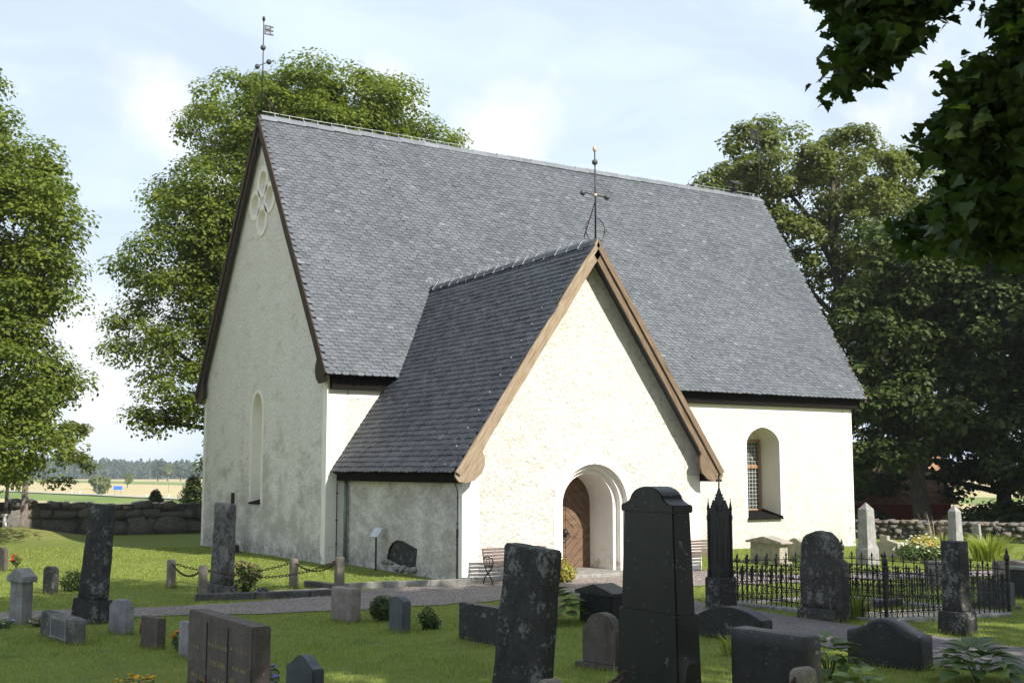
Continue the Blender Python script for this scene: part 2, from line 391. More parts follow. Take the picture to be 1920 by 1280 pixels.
for nm, c in dict(orange=(.75, .21, .02), redf=(.45, .02, .03), yellow=(.70, .42, .03), purple=(.25, .18, .55), pinkf=(.60, .26, .22), whitef=(.72, .70, .66), dullpink=(.36, .24, .17)).items():
    M[nm] = mat_leaf('petal_' + nm, [tuple(np.array(c) * .7), c, tuple(np.minimum(np.array(c) * 1.25, .85))], .25)

# ground materials
m, gg = newmat('lawn'); v = pos(gg)
big = gg.noise(v, .35, 4); mid = gg.noise(v, 2.2, 5, .65); fine = gg.noise(v, 40, 3, .7)
mow = gg.n('ShaderNodeTexWave', {'Vector': gg.n('ShaderNodeMapping', {'Vector': v, 'Rotation': (0, 0, .35)}).outputs[0], 'Scale': .28, 'Distortion': 2.5, 'Detail': 2.}).outputs['Fac']
f = gg.math('ADD', gg.math('MULTIPLY', big, .35), gg.math('ADD', gg.math('MULTIPLY', mid, .4), gg.math('MULTIPLY', fine, .3)))
col = gg.ramp(f, [(.30, (.115, .150, .036)), (.52, (.185, .230, .054)), (.75, (.27, .29, .085))])
col = gg.mix(gg.math('MULTIPLY', mow, .22), col, (.20, .235, .05))
sep = gg.n('ShaderNodeSeparateXYZ', {0: v})
clip = gg.math('MULTIPLY', gg.step(gg.noise(gg.n('ShaderNodeMapping', {'Vector': v, 'Scale': (2.2, .7, 1)}).outputs[0], 2.6, 6, .7), .54, .70), .7)
col = gg.mix(clip, col, (.20, .155, .075))
md = gg.math('ADD', gg.math('POWER', gg.math('DIVIDE', gg.math('ADD', sep.outputs[0], 5.), 3.4), 2.), gg.math('POWER', gg.math('DIVIDE', gg.math('SUBTRACT', sep.outputs[1], 19.), 3.4), 2.))
dry = gg.math('MULTIPLY', gg.step(md, 1.5, .3), gg.step(mid, .30, .62))
col = gg.mix(gg.math('MULTIPLY', dry, .65), col, (.29, .25, .10))
finish(gg, col, .95, gg.bump(gg.math('ADD', fine, gg.math('MULTIPLY', gg.noise(v, 9, 4), .6)), .9, .05), .1); M['lawn'] = m

def mat_gravel(name, a, b):
    m, gg = newmat(name); v = pos(gg)
    vor = gg.n('ShaderNodeTexVoronoi', {'Vector': v, 'Scale': 38.}); vor2 = gg.n('ShaderNodeTexVoronoi', {'Vector': v, 'Scale': 90.})
    rnd = gg.n('ShaderNodeSeparateColor', {0: vor.outputs['Color']}).outputs[0]
    a, b = np.array(a), np.array(b)
    col = gg.ramp(gg.math('ADD', gg.math('MULTIPLY', rnd, .6), gg.math('MULTIPLY', gg.noise(v, 1.2, 5), .5)), [(.2, tuple(a)), (.55, tuple((a + b) / 2)), (.9, tuple(b))])
    h = gg.math('SUBTRACT', 1., gg.math('ADD', vor.outputs['Distance'], gg.math('MULTIPLY', vor2.outputs['Distance'], .4)))
    finish(gg, col, .9, gg.bump(h, .9, .02), .2); return m
M['gravel'] = mat_gravel('path_gravel', (.150, .125, .120), (.36, .305, .285))
M['gravel_d'] = mat_gravel('grey_gravel', (.105, .095, .092), (.25, .225, .215))  # grey gravel of the cross path, its shade put into the darker colour
M['sand'] = mat_gravel('pale_gravel', (.27, .225, .185), (.48, .42, .35))

m, gg = newmat('fields'); v = pos(gg)
sep = gg.n('ShaderNodeSeparateXYZ', {0: v}); 
q = gg.math('ADD', gg.math('MULTIPLY', sep.outputs[0], .99), gg.math('MULTIPLY', sep.outputs[1], .14))      # crops lie parallel to the country road
dn = gg.math('ADD', q, gg.math('MULTIPLY', gg.math('SUBTRACT', gg.noise(v, .02, 3), .5), 8.))
stub = gg.ramp(gg.noise(gg.n('ShaderNodeMapping', {'Vector': v, 'Scale': (.12, .02, 1)}).outputs[0], 1., 6, .6), [(.3, (.36, .29, .15)), (.55, (.47, .39, .21)), (.75, (.40, .31, .17))])
green = gg.ramp(gg.noise(v, .05, 5), [(.3, (.10, .16, .03)), (.7, (.19, .24, .06))])
sel = gg.ramp(gg.math('DIVIDE', dn, 300.), [(0, 0.), (.235, 0.), (.245, 1.), (.34, 1.), (.345, 0.), (.69, 0.), (.71, .9), (.88, .9), (.90, 0.)])
col = gg.mix(sel, stub, green)
finish(gg, col, .95, gg.bump(gg.noise(v, .6, 4), .4, .3), .1); M['field'] = m
M['asphalt'] = mat_plain('pale_road', (.36, .36, .37), .8, .2, 0, .1, .4, .1)
M['blue'] = mat_plain('blue_sign', (.03, .14, .62), .5, .3, 0, .05)
# ------------------------------------------------------------------ ground, paths, fields
def grid_sheet(name, xs, ys, zf, mat, kind='structure'):
    X, Y = np.meshgrid(xs, ys); Z = np.array([[zf(x, y) for x in xs] for y in ys])
    v = np.stack([X, Y, Z], -1).reshape(-1, 3); nx, ny = len(xs), len(ys)
    i, j = np.meshgrid(np.arange(nx - 1), np.arange(ny - 1)); a = (j * nx + i).ravel()
    q = np.stack([a, a + 1, a + 1 + nx, a + nx], -1)
    m = np_mesh(name, v, q, np.arange(len(q)) * 4, smooth=True)
    return tag(link(name, m, mat), kind=kind)
xs = np.concatenate([np.arange(-46, -20, 2.), np.arange(-20, 32, .5), np.arange(32, 61, 2.)])
ys = np.concatenate([np.arange(-44, -34, 2.), np.arange(-34, 24.5, .5)])
grid_sheet('churchyard_lawn', xs, ys, ground_z, M['lawn'])
gxs = np.concatenate([-np.geomspace(2400, 47, 40), np.linspace(-46, 60, 40), np.geomspace(61, 2400, 50)])
gys = np.concatenate([-np.geomspace(2400, 45, 24), np.linspace(-44, 24, 16), np.geomspace(24.6, 2400, 70)])
def field_z(x, y):
    inside = -46 < x < 59 and -44 < y < 24.3
    return ground_z(x, y) - (.6 if inside else .03)
grid_sheet('fields', gxs, gys, field_z, M['field'])

def ribbon(name, pairs, mat, lift, kind='structure', sub=5, w=9):
    rows = []
    for (a, b), (c, d) in zip(pairs[:-1], pairs[1:]):
        for k in range(sub):
            t = k / sub; rows.append((Vector(a).lerp(Vector(c), t), Vector(b).lerp(Vector(d), t)))
    rows.append((Vector(pairs[-1][0]), Vector(pairs[-1][1])))
    v = []
    for r, (p, q) in enumerate(rows):
        for k in range(w):
            t = k / (w - 1); s = p.lerp(q, t)
            wob = (.07 * sin(r * 1.7 + k) + .05 * sin(r * .63 + 2 * k)) * (k in (0, w - 1))
            x, y = s.x + wob * .4, s.y + wob; v.append((x, y, ground_z(x, y) + lift))
    f = [(r * w + k, (r + 1) * w + k, (r + 1) * w + k + 1, r * w + k + 1) for r in range(len(rows) - 1) for k in range(w - 1)]
    return tag(link(name, mesh_from(name, v, f, True), mat), kind=kind)
PATH1 = [((-18, -5.6), (-18, -4.3)), ((-14, -6.6), (-14, -5.4)), ((-8.86, -7.97), (-8.7, -6.8)), ((-6.2, -8.83), (-5.8, -7.5)), ((-3.69, -9.62), (-3.1, -7.35)), ((-1.8, -9.7), (-1.3, -6.35)), ((-.47, -9.6), (.42, -6.85)),
         ((1.5, -9.5), (.7, -6.30)), ((3.5, -9.4), (3.5, -6.30)), ((6.4, -9.9), (7.1, -6.30)), ((8.5, -10.2), (8.3, -8.7)), ((10.6, -10.5), (12.2, -9.1)), ((20, -12.6), (20.5, -10.9))]
ribbon('gravel_path', PATH1, M['gravel'], .014, w=14)
PATH2 = [((1.2, -9.2), (3.4, -9.2)), ((.7, -12), (2.35, -12)), ((.45, -15), (2.3, -15)), ((.1, -17.5), (2.35, -17.5)), ((.0, -19), (2.3, -19)), ((.5, -21), (2.3, -21)), ((.8, -26), (2.4, -26))]
ribbon('cross_path', PATH2, M['gravel_d'], .020)
ribbon('country_road', [((72.5, 180), (76.5, 180)), ((58.9, 280), (62.9, 280)), ((52.8, 322), (56.8, 322)), ((26.5, 510), (30.5, 510)), ((-60, 1100), (-56, 1100))], M['asphalt'], .35, sub=3, w=3)

# ------------------------------------------------------------------ the church
church = thing('church', 'whitewashed medieval stone church with steep slate roof and gabled south porch', 'church')
L, W = 19.68, 10.72; EA, RZ, OV = 4.92, 13.26, .384; RY = W / 2
PX, PH, PY = 3.88, 3.354, -6.324; PEZ, PRZ, PW, PO = 2.37, 7.72, 3.72, .35
DEPTH = -.55
# west wall with its lancet niche and the four roundels of the gable
lanc = arch(5.40, .45, 1.42, 4.10, .62)
circs = [[(cy + .335 * cos(2 * pi * k / 20), cz + .335 * sin(2 * pi * k / 20)) for k in range(20)] for cy, cz in ((5.36, 11.22), (6.02, 10.62), (4.72, 10.62), (5.36, 10.02))]
slope_z = lambda y: EA + (RZ - EA) * (min(y, W - y) + OV) / (RY + OV) - .16
outer = [(0, DEPTH), (W, DEPTH), (W, slope_z(W)), (RY, RZ - .2), (0, slope_z(0))]
mb = MB(); mb.tess(outer, [lanc] + circs, lambda u, w: (0, u, w), flip=True)
mb.build('west_wall', M['plaster_w'], church)
mb = MB(); mb.strip(lanc, lambda u, w: (0, u, w), lambda u, w: (.42, u, w)); mb.tess(lanc, [], lambda u, w: (.42, u, w), flip=True)
niche = mb.build('lancet_niche', M['lime'], church)
sill = MB().prism([(-.07, 1.40), (.42, 1.52), (.42, 1.56), (-.07, 1.44)], 'y', 4.93, 5.87)
sill.build('sill', M['tar'], niche)
def band(outl, wid, fn_a, fn_b, name, mat, parent, base_open=True, n0=1):
    """flat raised trim following an outline"""
    c = [Vector((u, w)) for u, w in outl]; cen = sum(c, Vector((0, 0))) / len(c); out = []
    for i, p in enumerate(c):
        a, b = c[i - 1], c[(i + 1) % len(c)]; d = (b - a).normalized(); nrm = Vector((d.y, -d.x))
        ww = wid * (1 + .10 * sin(i * 2.3)); out.append(p + nrm * ww)
    mbb = MB(); n = len(c); rng_ = range(n) if not base_open else range(1, n)
    for i in rng_:
        j = (i + 1) % n
        q = [c[i], c[j], out[j], out[i]]
        mbb.add([fn_a(*p) for p in q] + [fn_b(*p) for p in q], [(4, 5, 6, 7), (0, 1, 5, 4), (2, 3, 7, 6), (1, 2, 6, 5), (3, 0, 4, 7)])
    return mbb.build(name, mat, parent)
band(lanc, .12, lambda u, w: (0, u, w), lambda u, w: (-.012, u, w), 'lancet_surround', M['lime'], church)
for k, c in enumerate(circs):
    mb = MB(); mb.strip(c, lambda u, w: (0, u, w), lambda u, w: (.14, u, w))
    cy = sum(p[0] for p in c) / 20; cz = sum(p[1] for p in c) / 20
    dish = [(cy + (p[0] - cy) * .55, cz + (p[1] - cz) * .55) for p in c]
    mb.strip(c, lambda u, w: (.14, u, w), lambda u, w, cy=cy, cz=cz: (.20, cy + (u - cy) * .55, cz + (w - cz) * .55))
    mb.tess(dish, [], lambda u, w: (.20, u, w), flip=True)
    r = mb.build('roundel', M['lime'], church)
    band(c, .155, lambda u, w: (0, u, w), lambda u, w: (-.035, u, w), 'rim', M['lime'], r, base_open=False)
# south wall with one arched window
win = arch(15.455, .735, .86, 3.26, .56, pointed=.12)
mb = MB(); mb.tess([(0, DEPTH), (L, DEPTH), (L, EA - .05), (0, EA - .05)], [win], lambda u, w: (u, 0, w))
mb.build('south_wall', M['plaster_s'], church)
mb = MB(); mb.strip(win, lambda u, w: (u, 0, w), lambda u, w: (u, .92, w), flip=True)
wrect = [(14.75, 1.02), (16.16, 1.02), (16.16, 3.42), (14.75, 3.42)]
mb.tess(win, [wrect], lambda u, w: (u, .92, w)); mb.build('window_reveal', M['reveal'], church)
band(win, .20, lambda u, w: (u, 0, w), lambda u, w: (u, -.012, w), 'window_surround', M['lime'], church)
window = MB(); fx0, fx1, fz0, fz1 = 14.75, 16.16, 1.02, 3.42; tz = 2.52
for a in ((fx0, fx0 + .075, fz0, fz1), (fx1 - .075, fx1, fz0, fz1), (fx0 + .075, fx1 - .075, fz0, fz0 + .08), (fx0 + .075, fx1 - .075, fz1 - .08, fz1), (15.41, 15.51, fz0 + .08, fz1 - .08), (fx0 + .075, 15.41, tz - .055, tz + .055), (15.51, fx1 - .075, tz - .055, tz + .055)):
    window.box(a[0], a[1], .86, .95, a[2], a[3])
window = window.build('window', M['frame'], church, bevel=.008)
for (x0, x1) in ((fx0 + .075, 15.41), (15.51, fx1 - .075)):
    for (z0, z1, rows) in ((fz0 + .08, tz - .055, 11), (tz + .055, fz1 - .08, 6)):
        MB().box(x0, x1, .915, .925, z0, z1).build('pane', M['glass'], window)
        c = MB()
        for k in range(0, 5):
            x = x0 + (x1 - x0) * k / 4; c.box(x - .009, x + .009, .897, .912, z0, z1)
        for k in range(0, rows + 1):
            z = z0 + (z1 - z0) * k / rows; c.box(x0, x1, .893, .908, z - .010, z + .010)
        if rows == 6:       # the diamond of lead bars in the upper lights
            zc = z0 + (z1 - z0) * .58; xc = (x0 + x1) / 2
            for s in (-1, 1):
                for t in (-1, 1):
                    c.tube([(xc, .893, zc + t * .26), (xc + s * .13, .893, zc)], .010, 5)
        tag(c.build('glazing_bars', M['lead'], window), kind='stuff')
ws = MB(); ws.prism([(.92, 1.04), (-.11, .80), (-.11, .84), (.92, 1.08)], 'x', 14.70, 16.21)
ws.prism([(.90, 1.08), (-.10, .845), (-.10, .90), (.90, 1.13)], 'x', 16.165, 16.205)
ws.build('window_sill', M['tar'], church)
# plain east and north walls
MB().tess([(0, DEPTH), (W, DEPTH), (W, slope_z(W)), (RY, RZ - .2), (0, slope_z(0))], [], lambda u, w: (L, u, w)).build('east_wall', M['plaster_s'], church)
MB().tess([(0, DEPTH), (L, DEPTH), (L, EA - .05), (0, EA - .05)], [], lambda u, w: (u, W, w), flip=True).build('north_wall', M['plaster_w'], church)
# smooth white corner strips, painted edges a little wavy
def wavy_strip(axis, fixed, a0, a1, z0, z1, side, wav=.03, n=18, free='b', thick=.012):
    poly = []
    zz = [z0 + (z1 - z0) * k / n for k in range(n + 1)]
    wob = [random.uniform(-wav, wav) for _ in zz]
    A = [(a0 + (wob[k] if 'a' in free else 0), z) for k, z in enumerate(zz)]; B = [(a1 + (wob[k] if 'b' in free else 0), z) for k, z in enumerate(zz)]
    mbb = MB()
    for k in range(n):
        q = [A[k], B[k], B[k + 1], A[k + 1]]
        if axis == 'y': lo = [(u, fixed, w) for u, w in q]; hi = [(u, fixed + side * thick, w) for u, w in q]
        else: lo = [(fixed, u, w) for u, w in q]; hi = [(fixed + side * thick, u, w) for u, w in q]
        mbb.add(lo + hi, [(0, 1, 2, 3), (4, 5, 6, 7), (0, 1, 5, 4), (1, 2, 6, 5), (2, 3, 7, 6), (3, 0, 4, 7)])
    return mbb.build('corner_strip', M['lime'], church)
wavy_strip('y', 0, 0, .52, DEPTH, EA - .1, -1)
wavy_strip('x', 0, -.012, .28, DEPTH, EA - .1, -1)
wavy_strip('x', 0, W - .24, W, DEPTH, EA - .1, -1, free='a')
wavy_strip('y', 0, L - .42, L, DEPTH, EA - .1, -1, free='a')
wavy_strip('y', 0, .60, L - .5, EA - .62, EA - .1, -1, .0, 1)
# porch walls
px0, px1 = PX - PH, PX + PH; CX = 4.04
pslope = lambda x: PEZ + (PRZ - PEZ) * (PW - abs(x - PX)) / PW - .15
o1 = arch(CX, .94, DEPTH, 1.61, .94, 20); o2 = arch(CX, .83, DEPTH, 1.61, .83, 20); o3 = arch(CX, .72, DEPTH, 1.61, .72, 20)
mb = MB(); mb.tess([(px0, DEPTH), (px1, DEPTH), (px1, pslope(px1)), (PX, PRZ - .2), (px0, pslope(px0))], [o1], lambda u, w: (u, PY, w))
mb.build('porch_front_wall', M['plaster_s'], church)
mb = MB()
mb.strip(o1, lambda u, w: (u, PY, w), lambda u, w: (u, PY + .13, w), flip=True); mb.tess(o1, [o2], lambda u, w: (u, PY + .13, w))
mb.strip(o2, lambda u, w: (u, PY + .13, w), lambda u, w: (u, PY + .27, w), flip=True); mb.tess(o2, [o3], lambda u, w: (u, PY + .27, w))
mb.strip(o3, lambda u, w: (u, PY + .27, w), lambda u, w: (u, PY + 1.22, w), flip=True)
mb.build('portal_reveal', M['lime'], church)
band(o1, .215, lambda u, w: (u, PY, w), lambda u, w: (u, PY - .014, w), 'portal_surround', M['lime'], church)
wavy_strip('y', PY, px0, px0 + .40, DEPTH, PEZ - .1, -1)
wavy_strip('y', PY, px1 - .40, px1, DEPTH, PEZ - .1, -1, free='a')
wavy_strip('x', px0, PY - .012, PY + .20, DEPTH, PEZ - .12, -1)
# the dark slab is walled into the west side of the porch
wy = lambda u, w: (px0, u, w)
hole = [(-2.60, .27), (-2.70, .53), (-2.89, .67), (-3.12, .745), (-3.47, .745), (-3.89, .66), (-4.21, .60), (-4.19, .44), (-4.14, .18), (-3.73, .15), (-3.24, .17), (-3.02, .22)]
mb = MB(); mb.tess([(PY, DEPTH), (0, DEPTH), (0, PEZ - .05), (PY, PEZ - .05)], [hole], wy, flip=True)
mb.build('porch_west_wall', M['plaster_pw'], church)
mb = MB(); mb.strip(hole, wy, lambda u, w: (px0 + .05, u, w)); mb.tess(hole, [], lambda u, w: (px0 + .05, u, w), flip=True)
mb.build('walled_in_slab', M['s_rough'], church)
rub = MB()
for k in range(13):
    y = -2.50 - k * .135; r = random.uniform(.05, .09)
    rub.ball((px0 - .02, y, ground_z(px0, y) + .06 + random.uniform(0, .08) + (.10 if k < 4 else 0)), r, 8, 6, random.uniform(.6, .9))
tag(rub.build('rubble', M['kerb'], church, True), kind='stuff')
MB().tess([(PY, DEPTH), (0, DEPTH), (0, PEZ - .05), (PY, PEZ - .05)], [], lambda u, w: (px1, u, w)).build('porch_east_wall', M['plaster_s'], church)
# door: diamond-set boards, ring handle and lock plate
door = MB().box(CX - .74, CX + .74, PY + 1.24, PY + 1.30, DEPTH, 2.40).build('door', M['tar'], church)
def clip_poly(poly, a, b, c):          # keep a*x+b*y <= c
    out = []
    for i in range(len(poly)):
        p, q = poly[i - 1], poly[i]; dp, dq = a * p[0] + b * p[1] - c, a * q[0] + b * q[1] - c
        if (dp <= 0) != (dq <= 0):
            t = dp / (dp - dq); out.append((p[0] + (q[0] - p[0]) * t, p[1] + (q[1] - p[1]) * t))
        if dq <= 0: out.append(q)
    return out
dz, bw = 1.02, .165; r2 = 1 / sqrt(2)
for qx in (-1, 1):
    for qz in (-1, 1):
        for k in range(0, 14):
            rect = [(0.006, .0), (.725, .0), (.725, 1.4), (0.006, 1.4)]
            lo, hi = k * bw + .006, (k + 1) * bw - .006
            p = clip_poly(rect, r2, r2, hi); p = clip_poly(p, -r2, -r2, -lo) if p else p
            p = clip_poly(p, 0, 1, 1.34 if qz > 0 else dz - .02) if p else p
            if len(p) < 3: continue
            p = [(CX + qx * u, dz + qz * w) for u, w in p]
            if qx * qz < 0: p = p[::-1]
            d = random.uniform(0, .006)
            MB().prism(p, 'y', PY + 1.205 + d, PY + 1.24).build('board', M['door'], door)
h = MB(); h.ball((CX - .03, PY + 1.19, .92), .085, 12, 6, 1.0); h.tube([(CX - .03 + .09 * cos(a), PY + 1.13, .84 + .09 * sin(a)) for a in np.linspace(0, 2 * pi, 17)], .012, 6)
h.build('ring_handle', M['iron'], door, True)
MB().box(CX - .36, CX - .27, PY + 1.18, PY + 1.20, .95, 1.20).tube([(CX - .45, PY + 1.17, .90), (CX - .22, PY + 1.15, .93)], .018, 6).build('latch', M['iron'], door)
MB().box(CX - .90, CX + .92, PY - .50, PY + 1.22, -.30, .075).build('door_step', M['kerb'], church, bevel=.012)

# ---------------------------------------------------------------- roofs
def slate_piece(w, ln, ch, th=.018, lift=.030):
    """one slate lying on the roof plane: local x along the eave, y up the slope, z outward; origin at lower middle"""
    a, lo, hi = w / 2 - .0055, lift, .006
    p = [(-a + ch, 0), (a - ch, 0), (a, ch * 1.1), (a, ln), (-a, ln), (-a, ch * 1.1)]
    z = lambda y: lo + (hi - lo) * y / ln
    v = [(x, y, z(y)) for x, y in p] + [(x, y, z(y) - th) for x, y in p]
    f = [(0, 1, 2, 3, 4, 5)] + [(6 + i, 6 + (i + 1) % 6, (i + 1) % 6, i) for i in (0, 1, 2, 5)]
    return np.array(v), f
def lay_slates(parent, origin, u, vdir, n, length_fn, start_fn, total, w, exp, ch, mats, n_single, name='slate'):
    u, vdir, n = (np.array(x, float) for x in (u, vdir, n)); origin = np.array(origin, float)
    pv, pf = slate_piece(w, exp * 1.75, ch); pm = mesh_from(name, pv, pf); pm.materials.append(mats[1])
    rows = int(total / exp); spots = []
    for j in range(rows):
        s = j * exp; a, b = start_fn(s), length_fn(s); x = a + (w / 2 if j % 2 else 0) - w * .25
        while x < b + w * .2:
            if x > a - w * .3 and x < b + w*.2: spots.append((x + rng.normal(0, .004), s + rng.normal(0, .006), rng.normal(0, .012), abs(rng.normal(0, .004)) + .016 + .016 * sin(.55 * x + .9) * sin(.5 * s + .4), rng.normal(0, .03)))
            x += w
    cpos = np.array(CAM)
    wp = [origin + u * x + vdir * s for x, s, *_ in spots]
    order = np.argsort([np.linalg.norm(p - cpos) for p in wp]); single = set(order[:n_single].tolist())
    V = []; Fv = []; starts = []; nl = 0; b0 = 0
    for i, (x, s, rot, dz, tilt) in enumerate(spots):
        ux, vx = u * cos(rot) + vdir * sin(rot), vdir * cos(rot) - u * sin(rot)
        nn = n + u * tilt
        if i in single:
            Mx = Matrix((list(ux) + [0], list(vx) + [0], list(nn) + [0], list(wp[i] + n * dz) + [1])).transposed()
            o = bpy.data.objects.new(name, pm); COL.objects.link(o); o.parent = parent; o.matrix_local = Mx
        else:
            V.append(wp[i] + n * dz + pv[:, :1] * ux + pv[:, 1:2] * vx + pv[:, 2:3] * nn)
            for q in pf:
                Fv += [k + b0 for k in q]; starts.append(nl); nl += len(q)
            b0 += len(pv)
    m = np_mesh('slate_courses', np.concatenate(V), Fv, starts); tag(link('slate_courses', m, mats[0], parent), kind='stuff')
SL = sqrt((RY + OV) ** 2 + (RZ - EA) ** 2); vS = np.array([0, RY + OV, RZ - EA]) / SL; nS = np.array([0, -vS[2], vS[1]])
XE0, XE1 = L + .30, 20.78
def slab(b4, th, nvec):
    return MB().hexa([tuple(np.array(p) - np.array(nvec) * th) for p in b4], b4)
b4 = [(-.15, -OV, EA), (XE0, -OV, EA), (XE1, RY, RZ), (-.15, RY, RZ)]
nave_roof = slab(b4, .13, nS).build('nave_roof', M['tar'], church)
nN = np.array([0, vS[2], vS[1]])
b5 = [(XE0, W + OV, EA), (-.15, W + OV, EA), (-.15, RY, RZ - .002), (XE1, RY, RZ - .002)]
slab(b5, .13, nN).build('roof_north_slope', M['slate'], church)
lay_slates(nave_roof, (-.17, -OV - .05, EA - .07), (1, 0, 0), vS, nS, lambda s: XE0 + .17 + (XE1 - XE0) * s / SL, lambda s: .10, SL, .218, .122, .034, (M['slate'], M['slate1']), 150)
# dark boarded eaves
MB().box(.05, XE0 - .02, -.17, 0.02, EA - .40, EA - .06).build('eave_board', M['tar'], church)
# porch roof
PL = sqrt(PW ** 2 + (PRZ - PEZ) ** 2); vW = np.array([PW, 0, PRZ - PEZ]) / PL; nW = np.array([-vW[2], 0, vW[0]])
yf = PY - PO
ymain = lambda z: (-OV + (z - EA) / (RZ - EA) * (RY + OV)) if z > EA - .25 else 0.
yr = ymain(PRZ)
b4 = [(PX - PW, 0, PEZ), (PX - PW, yf, PEZ), (PX, yf, PRZ), (PX, yr + .5, PRZ)]
porch_roof = slab(b4, .12, nW).build('porch_roof', M['tar'], church)
nE = np.array([vW[2], 0, vW[0]])
b5 = [(PX + PW, yf, PEZ), (PX + PW, 0, PEZ), (PX, yr + .5, PRZ - .002), (PX, yf, PRZ - .002)]
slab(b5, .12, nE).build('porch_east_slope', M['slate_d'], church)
def porch_start(s):
    z = PEZ + s / PL * (PRZ - PEZ); return -ymain(z) if z > EA - .25 else .02
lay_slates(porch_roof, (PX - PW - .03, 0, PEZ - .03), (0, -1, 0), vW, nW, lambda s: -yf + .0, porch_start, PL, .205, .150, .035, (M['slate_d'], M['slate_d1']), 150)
MB().box(PX - PW + .12, px0 + .02, yf + .1, -.03, PEZ - .24, PEZ - .06).build('porch_eave_board', M['tar'], church)
MB().box(px1 - .02, PX + PW - .12, yf + .1, -.03, PEZ - .24, PEZ - .06).build('porch_eave_board', M['tar'], church)
# lead flashing where the porch roof meets the nave wall
MB().tube([(PX - PW + .02 + t * 1.75, -.03, PEZ + .05 + t * 1.75 * (PRZ - PEZ) / PW) for t in np.linspace(0, 1, 8)], .035, 6).build('flashing', M['lead'], church)
# ridge caps
def ridge(parent, p0, p1, n, rad, mat, clip):
    p0, p1 = Vector(p0), Vector(p1); d = (p1 - p0) / n; dn = d.normalized(); side = Vector((-dn.y, dn.x, 0))
    wprof = [(-rad * 1.25, -.14), (-rad * .8, -.02), (0, .055), (rad * .8, -.02), (rad * 1.25, -.14)]
    mbx = MB(); v = []
    for k, (a, z) in enumerate(((0, .012), (1.04, 0))):
        for (s, h) in wprof: v.append(d * a + side * s + Vector((0, 0, h + z)))
    f = [(i, i + 1, i + 6, i + 5) for i in range(4)] + [(0, 1, 2, 3, 4)]
    mesh = mesh_from('ridge_cap', v, f); mesh.materials.append(mat)
    c = MB(); c.tube([d * 1.0 + side * (rad * 1.3 * t) + Vector((0, 0, .080 - .225 * abs(t) ** 1.3)) for t in np.linspace(-1, 1, 7)], .009, 5)
    c.tube([d * 1.0 + Vector((0, 0, .07)), d * 1.0 + Vector((0, 0, .17))], .005, 4)
    cm = c.mesh('cap_clip'); cm.materials.append(M['zinc'])
    for k in range(n):
        for nm, ms in (('ridge_cap', mesh), ('cap_clip', cm)):
            o = bpy.data.objects.new(nm, ms); COL.objects.link(o); o.parent = parent; o.location = p0 + d * k + Vector((0, 0, random.uniform(-.012, .012) + .03))
ridge(nave_roof, (-.16, RY, RZ - .01), (20.7, RY, RZ - .01), 44, .13, M['ridge'], True)
ridge(porch_roof, (PX, yf + .02, PRZ), (PX, yr + .15, PRZ), 17, .13, M['ridge_d'], True)
MB().tube([(-.1, RY, RZ + .19)] + [(k * 2., RY, RZ + .18 - .015 * (k % 2)) for k in range(1, 10)] + [(20.5, RY, RZ + .19)], .006, 4).build('lightning_wire', M['zinc'], nave_roof)
pts = [np.array((PX - PW + .1, yf + .55, PEZ)) + vW * s + nW * .10 for s in np.linspace(.1, PL - .05, 14)]
wire = MB().tube([tuple(p) for p in pts], .006, 5)
for p in pts: wire.tube([tuple(p - nW * .06), tuple(p + nW * .05)], .013, 5)
wire.build('lightning_wire', M['zinc'], porch_roof)
# step irons up the nave slope
ir = MB()
for k in range(18):
    s = 3.6 + k * .36; p = np.array((5.0 - k * .02 - 1.2, -OV, EA)) + vS * s + nS * .03
    ir.box(-.012, .012, -.035, .035, 0, .035, Matrix.Translation(Vector(p)))
ir.build('roof_hooks', M['iron'], nave_roof)
# barge boards with scalloped feet
def barge_poly(length, wid, foot):
    up_ = [(s, .03 * 0) for s in (0, length)]
    lo = [(length + .10, .04), (length + .14, .18), (length + .06, .34), (length - .10, .48 * foot), (length - .34, .54 * foot), (length - .52, .50 * foot), (length - .66, .40 * foot), (length - .72, wid + .02), (length - .95, wid)]
    lo += [(s, wid + random.uniform(-.008, .008)) for s in np.linspace(length - 1.3, wid * .7, 12)]
    return up_ + lo
def barge_board(name, apex, down, perp, axis, thick, length, wid, foot, mat, parent, strip_mat=None, th2=.05):
    apex, down, perp, axis = (Vector(a) for a in (apex, down, perp, axis))
    poly = barge_poly(length, wid, foot)
    mbx = MB(); n = len(poly)
    P = [apex + down * s + perp * d for s, d in poly]
    v = [p for p in P] + [p + axis * thick for p in P]
    tri = tessellate_polygon([[Vector((s, d, 0)) for s, d in poly]])
    f = [tuple(t) for t in tri] + [tuple(i + n for i in t[::-1]) for t in tri] + [(i, (i + 1) % n, n + (i + 1) % n, n + i) for i in range(n)]
    mbx.add(v, f); o = mbx.build(name, mat, parent)
    bm = bmesh.new(); bm.from_mesh(o.data); bmesh.ops.recalc_face_normals(bm, faces=bm.faces); bm.to_mesh(o.data); bm.free()
    s2 = MB(); q = [(0, -.02), (length + .02, -.02), (length + .02, wid * .42), (wid * .3, wid * .42)]
    P = [apex + down * s + perp * d + axis * thick for s, d in q]
    s2.hexa([p for p in P], [p + axis * th2 for p in P])
    o2 = s2.build('cover_strip', strip_mat or mat, o)
    bm = bmesh.new(); bm.from_mesh(o2.data); bmesh.ops.recalc_face_normals(bm, faces=bm.faces); bm.to_mesh(o2.data); bm.free()
    return o
dW = -Vector(vW); dE = Vector((vW[0], 0, -vW[2]))
barge_board('barge_board', (PX, yf + .0, PRZ + .02), dW, -Vector(nW), (0, -1, 0), .05, PL + .02, .27, 1., M['wood_light'], church, M['wood_light'])
